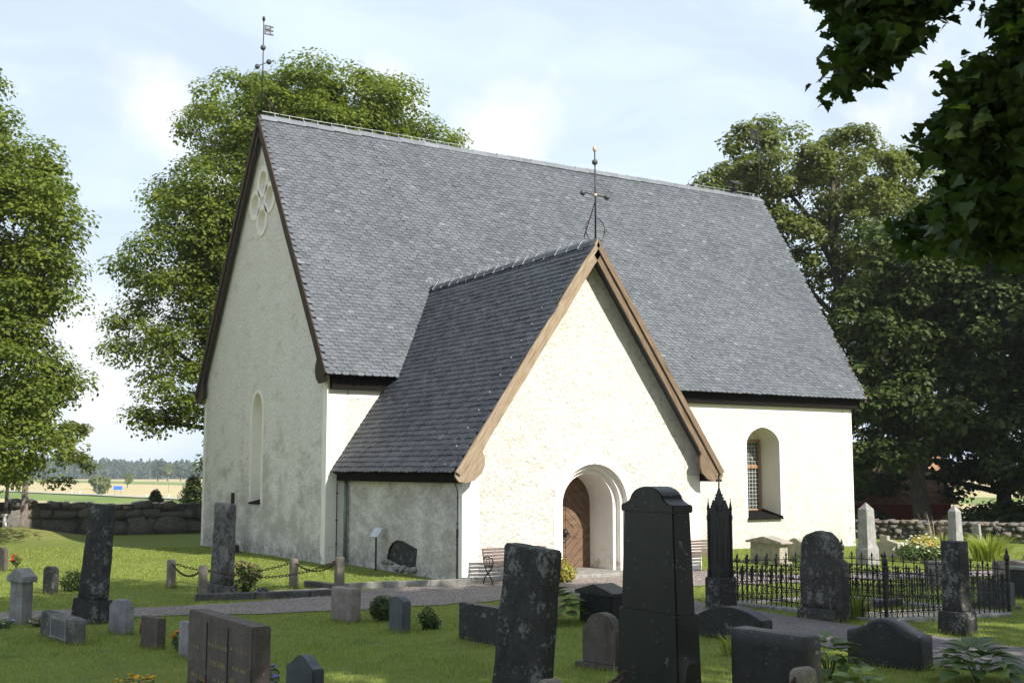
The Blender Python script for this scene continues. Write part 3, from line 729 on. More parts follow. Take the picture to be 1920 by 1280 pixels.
barge_board('barge_board', (PX, yf + .0, PRZ + .02), dE, -Vector(nE), (0, -1, 0), .05, PL + .02, .27, 1., M['wood_mid'], church, M['wood_mid'])
dS = -Vector(vS); dN = Vector((0, vS[1], -vS[2]))
barge_board('barge_board', (-.15, RY, RZ + .02), dS, -Vector(nS), (-1, 0, 0), .05, SL + .02, .34, 1.25, M['wood_dark'], church)
barge_board('barge_board', (-.15, RY, RZ + .02), dN, -Vector(nN), (-1, 0, 0), .05, SL + .02, .34, 1.25, M['wood_dark'], church)
eastv = MB().hexa([(XE0 - .05, -OV - .03, EA - .18), (XE0 + .05, -OV - .03, EA - .18), (XE1 + .05, RY, RZ - .16), (XE1 - .05, RY, RZ - .16)], [(XE0 - .05, -OV - .03, EA + .02), (XE0 + .05, -OV - .03, EA + .02), (XE1 + .05, RY, RZ + .04), (XE1 - .05, RY, RZ + .04)])
eastv.build('east_verge_board', M['wood_dark'], church)

# roof-top finials of iron, balls and vanes
def finial(base, top, balls, cross=None, flag=None, tip='knob', scroll=0, stay=None, label=None):
    bx, by, bz = base
    f = MB().tube([(bx, by, bz - .25), (bx + .01, by, (bz + top) / 2), (bx, by, top)], [.024, .02, .014], 8)
    if stay: f.tube([(bx, by, bz + stay[1]), (bx + stay[0][0], by + stay[0][1], bz - .02)], .014, 6)
    if cross:
        f.tube([(bx - cross[1] * cross[3], by - cross[1] * cross[4], cross[0] + cross[2]), (bx + cross[1] * cross[3], by + cross[1] * cross[4], cross[0] - cross[2])], .013, 6)
    o = f.build('finial', M['iron'], church, True)
    for (x, z, r) in balls:
        xx, yy = (x * cross[3], x * cross[4]) if cross else (x, 0)
        MB().ball((bx + xx, by + yy, z), r, 14, 10).build('ball', M['ball'], o, True)
    MB().ball((bx, by, top + .06), .05, 10, 8, 1.7).build('knob', M['copper'] if tip == 'copper' else M['iron'], o, True)
    if scroll:
        s = MB()
        for sg in (-1, 1):
            s.tube([(bx + sg * (.02 + .26 * sin(t)), by, bz + .02 + .30 * (1 - cos(t))) for t in np.linspace(.25, 2.9, 14)], .010, 5)
            s.tube([(bx + sg * (.30 + .05 * cos(t)), by, bz + .30 + .06 * sin(t)) for t in np.linspace(0, 5, 10)], .009, 5)
        s.build('scroll', M['rust'], o)
    if flag:
        z0, w, h, sg = flag; v = MB()
        def bar(x0, x1, za, zb): v.box(min(bx + sg * x0, bx + sg * x1), max(bx + sg * x0, bx + sg * x1), by - .008, by + .008, za, zb)
        bar(.03, .30 * w, z0, z0 + .05 * h); bar(.03, .30 * w, z0 + .31 * h, z0 + .36 * h); bar(.03, .07, z0 + .05 * h, z0 + .31 * h); bar(.26 * w, .30 * w, z0 + .05 * h, z0 + .31 * h)
        bar(.09, .13, z0 + .10 * h, z0 + .27 * h); bar(.155, .195, z0 + .10 * h, z0 + .27 * h); bar(.07, .26 * w, z0 + .165 * h, z0 + .205 * h)
        for k in range(3): bar(.30 * w, .40 * w, z0 + (.0 + k * .145) * h, z0 + (.06 + k * .145) * h)
        v.build('vane', M['iron'], o)
    return o
finial((-.12, 5.36, 13.30), 16.35, [(0, 15.48, .085), (.20, 15.06, .085), (-.17, 14.84, .08)], cross=(14.95, .2, -.11, 1, 0), flag=(15.92, .8, .85, 1), scroll=1, stay=((.75, 0), .75))
finial((4.21, -6.2, 7.80), 10.05, [(0, 9.78, .072), (-.36, 8.98, .07), (.35, 8.96, .07)], cross=(8.975, .36, .02, 1, 0), tip='copper', scroll=1, stay=((-.0, .62), 1.0))
finial((20.75, 5.36, 13.28), 16.35, [(0, 15.38, .09), (-.50, 14.70, .09), (.44, 14.98, .09)], cross=(14.85, .46, -.12, 1, 0), flag=(15.72, 1.1, 1.1, -1))
MB().lathe([(.05, 0), (.05, .05)], (4.21, -6.2, 8.95), 12).build('rosette', M['copper'], church)
cw = MB().lathe([(.10, 13.2), (.10, 13.42), (.20, 13.46), (.21, 13.52), (.10, 13.55)], (19.35, 5.36, 0), 12)
cw.box(19.33, 19.37, 5.34, 5.38, 13.5, 13.72); cw.prism([(-.26, 13.70), (0, 13.84), (.26, 13.70), (.26, 13.66), (-.26, 13.66)], 'x', 19.1, 19.6, Matrix.Translation((0, 5.36, 0)))
cw.build('vent_cowl', M['iron'], church)
# pipes
dp = MB().tube([(.44, -.28, 2.15), (.44, -.28, .05)], .045, 10); 
for z in (.6, 1.3, 1.95): dp.lathe([(.055, z), (.055, z + .04)], (.44, -.28, 0), 10)
dp.build('downpipe', M['pipe'], church, True)
lc = MB().tube([(px0 - .22, PY - .1, 2.40), (px0 - .20, PY + .02, 2.55), (px0 - .16, PY + .10, 2.2), (px0 - .03, PY + .16, 1.95), (px0 - .03, PY + .17, 1.1)], .011, 6).tube([(px0 - .03, PY + .17, 1.1), (px0 - .03, PY + .17, .0)], .020, 8)
lc.tube([(px0 - .03, PY + .17, 1.14), (px0 - .03, PY + .17, .95)], .028, 8)
for z in (.35, .8, 1.25, 1.8): lc.box(px0 - .05, px0 + .01, PY + .15, PY + .19, z, z + .02)
lc.build('lightning_conductor', M['kerb_d'], church)
lc2 = MB().tube([(.30, -.03, 2.1), (.30, -.03, 0)], .011, 6)
for z in (.5, 1.1, 1.8): lc2.box(.27, .33, -.05, 0, z, z + .02)
lc2.build('lightning_conductor', M['iron'], church)
lc3 = MB().tube([(L - .10, -.05, EA - .4), (L - .10, -.05, -.2)], .008, 5).tube([(L - .27, -.05, 1.5), (L - .27, -.05, -.2)], .008, 5)
for z in (.4, 1., 1.7, 2.4, 3.2, 4.): lc3.tube([(L - .10, -.05, z), (L - .27, -.05, z + .05)], .007, 5)
lc3.build('lightning_conductor', M['kerb_d'], church)
# ------------------------------------------------------------------ field-stone walls
def boulder_mesh(seed, sq=.6):
    r = random.Random(seed); bm = bmesh.new()
    bmesh.ops.create_cube(bm, size=2); bmesh.ops.subdivide_edges(bm, edges=list(bm.edges), cuts=1, use_grid_fill=True)
    for v in bm.verts:
        c = v.co.copy(); n = c.normalized() * 1.18
        v.co = c.lerp(n, sq) + Vector((r.uniform(-.2, .2), r.uniform(-.2, .2), r.uniform(-.2, .2)))
    m = bpy.data.meshes.new('stone'); bm.to_mesh(m); bm.free()
    m.polygons.foreach_set('use_smooth', [True] * len(m.polygons)); return m
BOULD = [boulder_mesh(k, random.uniform(.30, .6)) for k in range(14)]
BOULD2 = [m.copy() for m in BOULD]
for m in BOULD: m.materials.append(M['granite_wall'])
for m in BOULD2: m.materials.append(M['granite_wall2'])
def stone_wall(label, p0, p1, courses, thick, jit):
    p0, p1 = Vector(p0), Vector(p1); d = (p1 - p0); ln = d.length; d.normalize(); ang = math.atan2(d.y, d.x)
    root = thing('stone_wall', label, 'stone wall', (p0.x, p0.y, ground_z(p0.x, p0.y)), ang)
    core = MB()
    for k in range(int(ln / 1.)):
        q = p0 + d * (k + .5); hz = ground_z(q.x, q.y) - ground_z(p0.x, p0.y)
        core.box(k - .02, k + 1.0, -thick * .5 * .7, thick * .5 * .7, hz - .4, hz + sum(c[0] for c in courses) * .86)
    core.build('core', M['kerb_d'], root)
    z = -.06
    for ci, (h, wmin, wmax) in enumerate(courses):
        x = random.uniform(-.3, 0)
        while x < ln:
            w = random.uniform(wmin, wmax); hh = h * random.uniform(.78, 1.24)
            q = p0 + d * (x + w / 2); g0 = ground_z(q.x, q.y) - ground_z(p0.x, p0.y)
            top = ci == len(courses) - 1
            if not (top and random.random() < .08):
                src = BOULD2 if random.random() < (.5 if top else .18) else BOULD
                o = bpy.data.objects.new('stone', random.choice(src)); COL.objects.link(o); o.parent = root
                o.scale = (w * .515, thick * random.uniform(.46, .58), hh * .53)
                o.location = (x + w / 2, random.uniform(-jit, jit), g0 + z + hh / 2)
                o.rotation_euler = (random.uniform(-.06, .06), random.uniform(-.10, .10) + (random.uniform(-.15, .15) if top else 0), random.uniform(-.10, .10) + (pi if random.random() < .5 else 0))
            x += w * random.uniform(.93, 1.0)
        z += h * .93
    return root
stone_wall('low wall of big dark granite boulders across the lawn left of the church gable', (-12, 21.0), (8, 20.6), [(.72, .8, 1.7), (.40, .45, 1.15), (.30, .35, .80)], .75, .06)
stone_wall('dry grey field-stone wall of small stones at far right below the dark trees', (24.2, 6.0), (29.0, -5.6), [(.26, .26, .50), (.23, .22, .46), (.20, .22, .42), (.16, .2, .45)], .7, .05)

# ------------------------------------------------------------------ gravestones
def solid(poly, t, bevel=.010, sub=0, rough=0., seed=0, draft=0.):
    """stone slab: outline (y,z) as wide face, thickness along x, front at -x"""
    bm = bmesh.new(); H = max(p[1] for p in poly)
    def vv(x, p): return bm.verts.new((x * (1 - draft * p[1] / H), p[0], p[1]))
    a = [vv(-t / 2, p) for p in poly]; b = [vv(t / 2, p) for p in poly]; n = len(poly)
    bm.faces.new(a[::-1]); bm.faces.new(b)
    for i in range(n): bm.faces.new((a[i], a[(i + 1) % n], b[(i + 1) % n], b[i]))
    bmesh.ops.recalc_face_normals(bm, faces=bm.faces)
    if bevel: bmesh.ops.bevel(bm, geom=[e for e in bm.edges if e.calc_face_angle(0) > .5], offset=bevel, segments=2 if not rough else 1, affect='EDGES')
    if rough:
        bmesh.ops.triangulate(bm, faces=bm.faces)
        for _ in range(sub):
            bmesh.ops.subdivide_edges(bm, edges=[e for e in bm.edges if e.calc_length() > .07], cuts=1)
            bmesh.ops.triangulate(bm, faces=bm.faces)
        from mathutils import noise
        for v in bm.verts:
            p = v.co * 5 + Vector((seed * 7.3, 0, 0)); v.co += Vector(noise.noise_vector(p)) * rough + Vector(noise.noise_vector(p * 3.3)) * rough * .4
    m = bpy.data.meshes.new('slab'); bm.to_mesh(m); bm.free()
    if rough: m.polygons.foreach_set('use_smooth', [True] * len(m.polygons))
    return m
def prof(kind, w, h, **k):
    a = w / 2
    if kind == 'flat': return [(-a, 0), (a, 0), (a, h), (-a, h)]
    if kind == 'round':
        r = k.get('rise', .25) * w; P = [(-a, 0), (a, 0)]
        return P + [(a * cos(pi * i / 12), h - r + r * sin(pi * i / 12)) for i in range(13)]
    if kind == 'segment':
        r = k.get('rise', .12) * w; P = [(-a, 0), (a, 0)]
        return P + [(a * x, h - r * x * x) for x in np.linspace(1, -1, 11)]
    if kind == 'shoulder':
        r = k.get('rise', .22) * w; s = k.get('sh', .78) * a
        return [(-a, 0), (a, 0), (a, h - r - .03), (a * .97, h - r), (s, h - r)] + [(s * cos(pi * i / 12), h - r + r * sin(pi * i / 12)) for i in range(1, 12)] + [(-s, h - r), (-a * .97, h - r), (-a, h - r - .03)]
    if kind == 'gable':
        r = k.get('rise', .2) * w; return [(-a, 0), (a, 0), (a, h - r), (0, h), (-a, h - r)]
    if kind == 'wave':
        r = k.get('rise', .2) * w; P = [(-a, 0), (a, 0)]
        return P + [(a * x, h - r * (.5 - .5 * cos(pi * abs(x)))) for x in np.linspace(1, -1, 17)]
    if kind == 'step':
        s = .035; return [(-a, 0), (a, 0), (a, h - 2 * s), (a - .05, h - 2 * s), (a - .05, h - s), (a - .11, h - s), (a - .11, h), (-a + .11, h), (-a + .11, h - s), (-a + .05, h - s), (-a + .05, h - 2 * s), (-a, h - 2 * s)]
    if kind == 'taper':
        q = k.get('q', .85); return [(-a, 0), (a, 0), (a * q, h), (-a * q, h)]
def gravestone(label, x, y, rot, w, t, h, mat, kind='flat', bevel=.012, rough=0., sub=3, tilt=(0, 0), base=None, group=None, draft=0., cat='gravestone', sink=.05, **k):
    z = ground_z(x, y); root = thing('gravestone', label, cat, (x, y, z - .01), radians(rot), group, tilt)
    zb = 0
    if base:
        bw, bt, bh = base[:3]; p = prof('flat', bw, bh + .06) if len(base) < 4 else prof('taper', bw, bh + .06, q=base[3])
        b = link('plinth', solid([(a, c - .06) for a, c in p], bt, .015), M[mat], root); zb = bh
    p = prof(kind, w, h - zb + (0 if base else sink), **k)
    p = [(a, c + zb - (0 if base else sink)) for a, c in p]
    link('slab', solid(p, t, bevel, sub, rough, x, draft), M[mat], root); return root
G1 = 'gravestones of the churchyard'
gravestone('small dark-fronted headstone with red flower, cut off at left edge', -7.44, 2.26, 20, .58, .10, .58, 's_brown', 'step')
r_ = gravestone('grey headstone with projecting gabled capstone at far left', -8.63, -8.44, 20, .40, .17, .66, 's_grey', 'flat')
cap = solid(prof('gable', .50, .215, rise=.26), .25, .01); link('capstone', cap, M['s_grey'], r_).location = (0, 0, .655)
worn = [(.15, -.13, .60 - .05 * k, .022, .7) for k in range(4)]
LATER = [(r_, worn, -.087)]
gravestone('short dark pillar headstone with small bush behind it', -7.42, -4.14, 20, .35, .14, .56, 's_rough', 'segment', rise=.18)
d_ = gravestone('tall leaning dark stele on a dark block at left', -7.67, -8.95, 35, .50, .17, 1.87, 's_rough', 'taper', base=(.60, .30, .38, .92), rough=.012, q=.82, tilt=(radians(3.2), radians(2.0)))
e_ = gravestone('low wide mottled stone with framed inscription panel', -8.44, -10.78, 8, 1.46, .15, .37, 's_mott', 'flat', rough=.010, bevel=.02)
MB().box(-.085, -.072, -.36, .20, .07, .30).build('panel', M['s_blue'], e_)
fr = MB(); fr.box(-.094, -.07, -.40, .24, .30, .335).box(-.094, -.07, -.40, .24, .045, .07).box(-.094, -.07, -.40, -.36, .07, .30).box(-.094, -.07, .20, .24, .07, .30); fr.build('panel_frame', M['s_grey'], e_)
gravestone('lilac-grey headstone with stepped rounded top near the path', -7.56, -10.49, 20, .45, .14, .50, 's_lilac', 'step')
gravestone('dark brown square headstone beside orange marigolds', -7.56, -12.27, 14, .47, .12, .42, 's_brown', 'flat')
gravestone('pale lilac-grey low headstone half hidden by the big inscribed stone', -7.40, -13.42, 14, .36, .12, .45, 's_lilac', 'flat')
i_ = gravestone('wide red-brown stone with three columns of worn gold lettering', -8.66, -18.75, 3, 1.44, .16, 1.01, 's_brown', 'flat', bevel=.010)
for yc in (-.23, .25):
    MB().box(-.088, -.078, yc - .004, yc + .004, .05, .95).build('groove', M['s_dark'], i_)
def worn_lines(rows, x, name='lettering'):
    mbx = MB()
    for (y0, y1, z, hh, keep) in rows:      # reading direction on the west face runs towards -y
        y = y0
        while y > y1:
            w = random.uniform(.018, .032)
            if random.random() < keep:
                mbx.box(x - .002, x, y - .006, y, z, z + hh * random.uniform(.75, 1.)); 
                if random.random() < .6: mbx.box(x - .002, x, y - w + .006, y - w + .011, z, z + hh * random.uniform(.6, 1.))
                if random.random() < .6: mbx.box(x - .002, x, y - w + .011, y - .006, z + hh * random.choice((0, .45, .85)), z + hh * random.choice((0, .45, .85)) + .006)
            y -= w + .012
    return mbx
worn_lines([(.60, .36, .70, .035, .5), (.60, .34, .46, .04, .8), (.55, .36, .30, .03, .4), (.20, -.18, .76, .04, .8), (.18, -.16, .61, .055, .95), (.16, -.18, .49, .03, .6), (-.30, -.62, .79, .03, .7), (-.34, -.62, .64, .03, .8), (-.30, -.40, .53, .05, .9), (-.44, -.62, .47, .06, .9), (-.42, -.62, .32, .05, .6)], -.0805).build('lettering', M['gold'], i_)['kind'] = 'stuff'
gravestone('small blue-grey stone with rounded peak in the foreground', -7.48, -17.52, 10, .50, .13, .50, 's_blue', 'wave', rise=.22)
gravestone('pinkish square stone with rough chipped side beside round box bush', -4.15, -10.87, 14, .56, .18, .54, 's_pink', 'flat', rough=.006)
gravestone('slim blue-grey stone with curved top on the lawn before the path', -3.96, -12.44, 3, .43, .14, .53, 's_blue', 'segment', rise=.16)
gravestone('wide plain dark slab partly behind the leaning stone', -3.48, -14.14, 4, 1.10, .16, .52, 's_dark', 'flat')
gravestone('large rough dark stone leaning right in front of the left bench', -6.31, -19.55, 14, .60, .20, 1.58, 's_rough', 'taper', rough=.020, q=.93, bevel=.03, tilt=(radians(4.5), radians(2)))
o_ = gravestone('black pedestal tomb with low pediment before the porch door', -.73, -13.16, 5, .78, .33, .48, 's_black', 'flat')
link('pediment', solid(prof('gable', .92, .17, rise=.13), .42, .008), M['s_dark'], o_).location = (0, 0, .45)
gravestone('grey headstone with shouldered round top right before the black monument', -3.49, -16.94, 10, .57, .15, .66, 's_brown', 'shoulder', base=(.72, .28, .07), rise=.30)
# the tall black monument
q_ = thing('gravestone', 'tallest black monument with arched moulded top in the centre foreground', 'gravestone', (-4.85, -19.67, ground_z(-4.85, -19.67)), 0)
link('lower_block', solid([(a, b - .1) for a, b in prof('taper', .93, 1.05, q=.93)], .29, .012, draft=.08), M['s_black'], q_)
link('upper_block', solid([(a, b + .94) for a, b in prof('taper', .82, .93, q=.90)], .245, .012, draft=.14), M['s_black'], q_)
capp = [(-.46, 1.86), (.46, 1.86), (.46, 1.93)] + [(.46 - .17 * t, 1.93 + .055 * t * t) for t in (.4, .8)] + [(.30 * cos(a), 1.965 + .135 * sin(a)) for a in np.linspace(.15, pi - .15, 12)] + [(-.46 + .17 * t, 1.93 + .055 * t * t) for t in (.8, .4)] + [(-.46, 1.93)]
link('moulded_cap', solid([(a * .85, b) for a, b in capp], .245, .010), M['s_black'], q_)
gravestone('thick dark speckled slab at the bottom right of centre', -4.61, -20.95, 8, .79, .22, .87, 's_dark', 'flat', rough=.005, bevel=.015)
gravestone('low wide black stone with curved top right of the black monument', -.30, -15.72, 10, 1.14, .26, .47, 's_dark', 'segment', rise=.13)
v_ = gravestone('tall rough lichened stone with rounded top before the iron fence', 2.52, -14.73, 10, .64, .26, 1.42, 's_mossy', 'round', rough=.025, bevel=.03, rise=.42, base=(.80, .38, .20, .9))
link('side_lobe', solid([(a - .30, b) for a, b in prof('round', .30, 1.00, rise=.4)], .22, .02, 3, .02, 3), M['s_mossy'], v_)
gravestone('long low dark stone with wavy top at lower right', -.45, -18.60, 10, .98, .30, .58, 's_dark', 'wave', rise=.17, bevel=.02, rough=.004)
x_ = gravestone('narrow black stele with white lichen right of the fence front', 2.93, -16.98, 8, .32, .27, 1.36, 's_rough', 'taper', base=(.44, .40, .34, .9), q=.9, rough=.006)
for par, rows, x_ in LATER: worn_lines(rows, x_).build('lettering', M['s_white'], par)['kind'] = 'stuff'
# pale obelisks
def obelisk(label, x, y, w, h, mat, rot=0, bh=.45):
    root = thing('gravestone', label, 'obelisk', (x, y, ground_z(x, y)), radians(rot)); a = w / 2
    sq = lambda r, z: [(-r, -r, z), (r, -r, z), (r, r, z), (-r, r, z)]
    MB().hexa(sq(a * 1.22, -.06), sq(a * 1.18, bh)).build('pedestal', M[mat], root, bevel=.012)
    b = MB().hexa(sq(a * 1.12, bh + .002), sq(a * .95, bh + .09)).hexa(sq(a * .95, bh + .088), sq(a * .78, h - .18))
    b.add(sq(a * .785, h - .182) + [(0, 0, h)], [(0, 1, 4), (1, 2, 4), (2, 3, 4), (3, 0, 4)]); b.build('shaft', M[mat], root)
    return root
obelisk('pale granite obelisk standing right of the church corner', 12.32, -7.03, .36, 1.64, 's_white')
obelisk('pale granite obelisk rising behind the narrow black stele', 14.05, -8.45, .29, 1.62, 's_white')
z_ = gravestone('pale tomb-like headstone with projecting pediment below the church window', 10.38, -5.40, 0, 1.10, .30, .56, 's_pale', 'flat', base=(1.30, .42, .08))
link('pediment', solid(prof('gable', 1.36, .18, rise=.10), .42, .008), M['s_pale'], z_).location = (0, 0, .545)
gravestone('pale headstone with gently curved top near the church wall', 12.76, -4.06, 0, .68, .20, .57, 's_pale', 'wave', rise=.16)
gravestone('pale gabled headstone just right of the left obelisk', 15.64, -4.93, 0, .80, .22, .52, 's_pale', 'gable', rise=.12)
dd = gravestone('grey headstone with thin flat cap behind the fence', 8.73, -12.10, 0, .58, .22, .50, 's_grey', 'flat')
link('capstone', solid(prof('segment', .72, .06, rise=.03), .30, .006), M['s_grey'], dd).location = (0, 0, .49)
gravestone('thin pale stone leaning by the far right stone wall', 24.0, -1.70, 10, .34, .16, .80, 's_white', 'taper', q=.72, tilt=(0, radians(-3)))
gravestone('wide grey headstone at right edge beyond the fence', 11.04, -12.23, 0, .86, .30, .52, 's_pink', 'gable', rise=.05)
gg_ = gravestone('dark square headstone cut off at the right edge', 8.30, -14.40, 10, .46, .28, .56, 's_dark', 'flat')
link('capstone', solid(prof('flat', .54, .05), .36, .006), M['s_grey'], gg_).location = (0, 0, .555)
gravestone('low black stone with pale side behind the right end of the fence', 6.45, -15.10, 0, .62, .20, .46, 's_blue', 'flat', base=(.78, .34, .06))
gravestone('thin pale stone edge by the far church corner', 17.7, -3.0, 0, .30, .14, .52, 's_pale', 'flat')
gravestone('small pale stone at right edge on the far lawn', 18.6, -7.5, 0, .36, .3, .2, 's_white', 'round', rise=.3)
gravestone('tall mottled black and white stele inside the chain enclosure', -4.60, -5.92, 14, .58, .20, 1.77, 's_mott', 'taper', q=.86, rough=.010, bevel=.02, tilt=(radians(2.4), 0), base=(.66, .30, .22))
gravestone('thin pale weathered stone slab standing on the grass mound', -4.35, 18.6, 60, .27, .12, 1.75, 's_pink', 'taper', q=.7, rough=.015, tilt=(radians(1), radians(-3)))
gravestone('black base block in the gap left of the mottled stele', -5.05, -6.15, 14, .18, .12, .22, 's_dark', 'flat')

# cast-iron gothic monument
r_ = thing('iron_monument', 'slender black gothic cast-iron monument with cross on stone block', 'monument', (2.06, -12.81, ground_z(2.06, -12.81)), radians(4))
link('stone_block', solid([(a, b - .06) for a, b in prof('flat', .40, .62)], .40, .02), M['s_rough'], r_)
s = .40; MB().box(-s / 2, s / 2, -s / 2, s / 2, .555, 1.86).build('shaft', M['iron'], r_)
for sx_ in (-1, 1):
    for sy_ in (-1, 1):
        c = (sx_ * s * .5, sy_ * s * .5, 0)
        MB().lathe([(.055, .55), (.055, .70), (.038, .72), (.038, 1.70), (.05, 1.72), (.05, 1.80), (.034, 1.82), (.034, 1.92), (.045, 1.93), (.004, 2.12)], c, 8).ball((c[0], c[1], 2.13), .014, 8, 6).build('pinnacle', M['iron'], r_)
mb = MB()
for k in range(4):
    R = Matrix.Rotation(k * pi / 2, 4, 'Z')
    mb.prism([(-.17, 1.84), (.17, 1.84), (0, 2.12)], 'x', .19, .225, R)
    for t in np.linspace(.1, .9, 5):
        for q in (-1, 1): mb.ball(R @ Vector((.207, q * .17 * (1 - t), 1.86 + .26 * t)), .018, 6, 4)
    mb.prism([(-.13, .75), (.13, .75), (.13, 1.45), (0, 1.68), (-.13, 1.45)], 'x', .199, .206, R)
    mb.prism([(-.09, .80), (-.06, .80), (-.06, 1.42), (-.09, 1.42)], 'x', .205, .214, R).prism([(.06, .80), (.09, .80), (.09, 1.42), (.06, 1.42)], 'x', .205, .214, R)
mb.build('gable_tracery', M['iron'], r_)
sp = MB(); sq = lambda r, z: [(-r, -r, z), (r, -r, z), (r, r, z), (-r, r, z)]
sp.hexa(sq(.15, 1.85), sq(.05, 2.24)).hexa(sq(.05, 2.24), sq(.018, 2.36))
for t in np.linspace(.05, .95, 6):
    rr = .15 - .10 * t
    for q in ((1, 1), (1, -1), (-1, 1), (-1, -1)): sp.ball((q[0] * rr, q[1] * rr, 1.87 + .37 * t), .022, 6, 4)
sp.build('spire', M['iron'], r_)
c = MB().box(-.012, .012, -.015, .015, 2.34, 2.60).box(-.012, .012, -.075, .075, 2.50, 2.53)
for p in ((0, .08, 2.515), (0, -.08, 2.515), (0, 0, 2.61)): c.ball(p, .026, 8, 6)
c.build('cross', M['iron'], r_)
for ch in r_.children:        # drawn out slender
    if ch.name.split('.')[0] != 'stone_block':
        for v in ch.data.vertices: v.co = (v.co.x * .68, v.co.y * .68, .555 + (v.co.z - .555) * .85)

# small iron cross by the gable wall
c_ = thing('iron_cross', 'black iron grave cross on stone base against the church gable', 'cross', (-.50, 6.0, ground_z(-.5, 6)), radians(-12))
MB().box(-.2, .2, -.3, .3, -.06, .24).build('stone_base', M['s_dark'], c_, bevel=.02)
MB().box(-.05, .05, -.07, .07, .24, 1.78).box(-.05, .05, -.30, .30, 1.20, 1.32).lathe([(.12, .24), (.10, .36), (.06, .45)], (0, 0, 0), 10).build('cross', M['iron'], c_)

# ------------------------------------------------------------------ chain enclosure
posts = [(-5.08, -4.11, .58, 'north-west'), (-5.12, -6.42, .62, ''), (-2.95, -5.47, .60, ''), (-2.62, -7.05, .72, '')]
plabel = ['brown granite post farthest left holding the chains', 'grey granite post in front of the mottled stele', 'sunlit brown granite post in the middle of the chain row', 'dark granite post nearest the drainpipe end of the chains']
ptops = []
for (x, y, h, _), lb in zip(posts, plabel):
    z = ground_z(x, y); t = thing('granite_post', lb, 'post', (x, y, z), random.uniform(-.2, .2), 'chain posts round the old grave')
    link('shaft', solid([(a, b - .05) for a, b in prof('taper', .17, h + .05, q=.86)], .16, .02, 2, .006, x), M['s_post'], t)
    MB().tube([(.03 * cos(a), .05 * sin(a), h - .045 + .0 * a) for a in np.linspace(0, 2 * pi, 10)], .012, 6).build('ring', M['iron'], t)
    ptops.append(Vector((x, y, z + h - .06)))
def chain(label, a, b, sag, group=None, n=None, rl=.050, wr=.0075):
    a, b = Vector(a), Vector(b); ln = (b - a).length; n = n or int(ln * 1.06 / (rl * 1.35)); mbx = MB()
    P = [a.lerp(b, t) - Vector((0, 0, sag * 4 * t * (1 - t))) for t in np.linspace(0, 1, n + 1)]
    side = (b - a).cross(Vector((0, 0, 1))).normalized()
    for i in range(n):
        p, q = P[i], P[i + 1]; d = (q - p); c = (p + q) / 2; L2 = d.length * .72; d = d.normalized()
        w = side if i % 2 else d.cross(side).normalized()
        mbx.tube([c + d * (L2 * cos(t)) + w * (rl * .42 * sin(t)) for t in np.linspace(0, 2 * pi, 9)], wr, 4, False)
    return tag(mbx.build('chain', M['rust'], None, True), label, 'chain', group)
cg = 'chains of the old grave enclosure'
chain('iron chain sagging from far left post to the grey post', ptops[0], ptops[1], .20, cg)
chain('rear iron chain from far left post to the sunlit brown post', ptops[0], ptops[2], .22, cg)
chain('front iron chain between the grey post and the darkest post', ptops[1], ptops[3], .24, cg)
chain('short iron chain from sunlit brown post to the darkest post', ptops[2], ptops[3], .20, cg)
kb = thing('grave_kerb', 'dark stone kerb edging the chained grave along the path', 'kerb', (0, 0, 0))
kk = [(-5.35, -6.72), (-4.3, -6.98), (-3.3, -7.22), (-2.45, -7.30), (-2.30, -6.4), (-2.60, -5.3)]
for a, b in zip(kk[:-1], kk[1:]):
    a, b = Vector(a), Vector(b); d = b - a; z = ground_z(*((a + b) / 2))
    MB().box(0.004, d.length - .004, -.07, .07, -.1, .13, Matrix.Translation((a.x, a.y, z)) @ Matrix.Rotation(math.atan2(d.y, d.x), 4, 'Z')).build('kerb_stone', M['kerb_d'], kb, bevel=.012)
v = [(-4.3, -6.85), (-2.5, -7.1), (-2.4, -6.0), (-3.9, -5.9)]
tag(link('grave_gravel', mesh_from('gg', [(x, y, ground_z(x, y) + .03) for x, y in v], [(0, 1, 2, 3)]), M['sand']), kind='structure')
ck = thing('concrete_kerb', 'pale concrete kerb between porch lawn and gravel path', 'kerb', (0, 0, 0))
kk = [(-2.25, -6.25), (-1.3, -6.32), (-.35, -6.52), (.50, -6.72), (.52, -6.40)]
for a, b in zip(kk[:-1], kk[1:]):
    a, b = Vector(a), Vector(b); d = b - a; z = ground_z(*((a + b) / 2))
    MB().box(.003, d.length - .003, -.05, .05, -.1, .13, Matrix.Translation((a.x, a.y, z)) @ Matrix.Rotation(math.atan2(d.y, d.x), 4, 'Z')).build('kerb_stone', M['kerb'], ck, bevel=.008)
# foreground posts and chain in front of the black monument
fp = []
for (x, y, h, lb) in ((-5.26, -21.91, .72, 'rounded granite post in the foreground before the speckled slab'), (-6.90, -20.95, .64, 'stub of a brown granite post at the foot of the leaning stone')):
    z = ground_z(x, y); t = thing('granite_post', lb, 'post', (x, y, z), .1, 'posts of the foreground grave chain')
    link('shaft', solid([(a, b - .05) for a, b in prof('round', .17, h + .05, rise=.4)], .16, .02, 2, .006, x), M['s_post'], t); fp.append(Vector((x, y, z + h - .05)))
chain('rusty chain drooping right from the stub post', fp[1], fp[1] + Vector((.95, .35, -.05)), .12, 'foreground grave chains', rl=.07, wr=.013)
chain('rusty chain drooping beside the rounded foreground post', fp[0], fp[0] + Vector((-.75, .1, -.1)), .14, 'foreground grave chains', rl=.07, wr=.013)

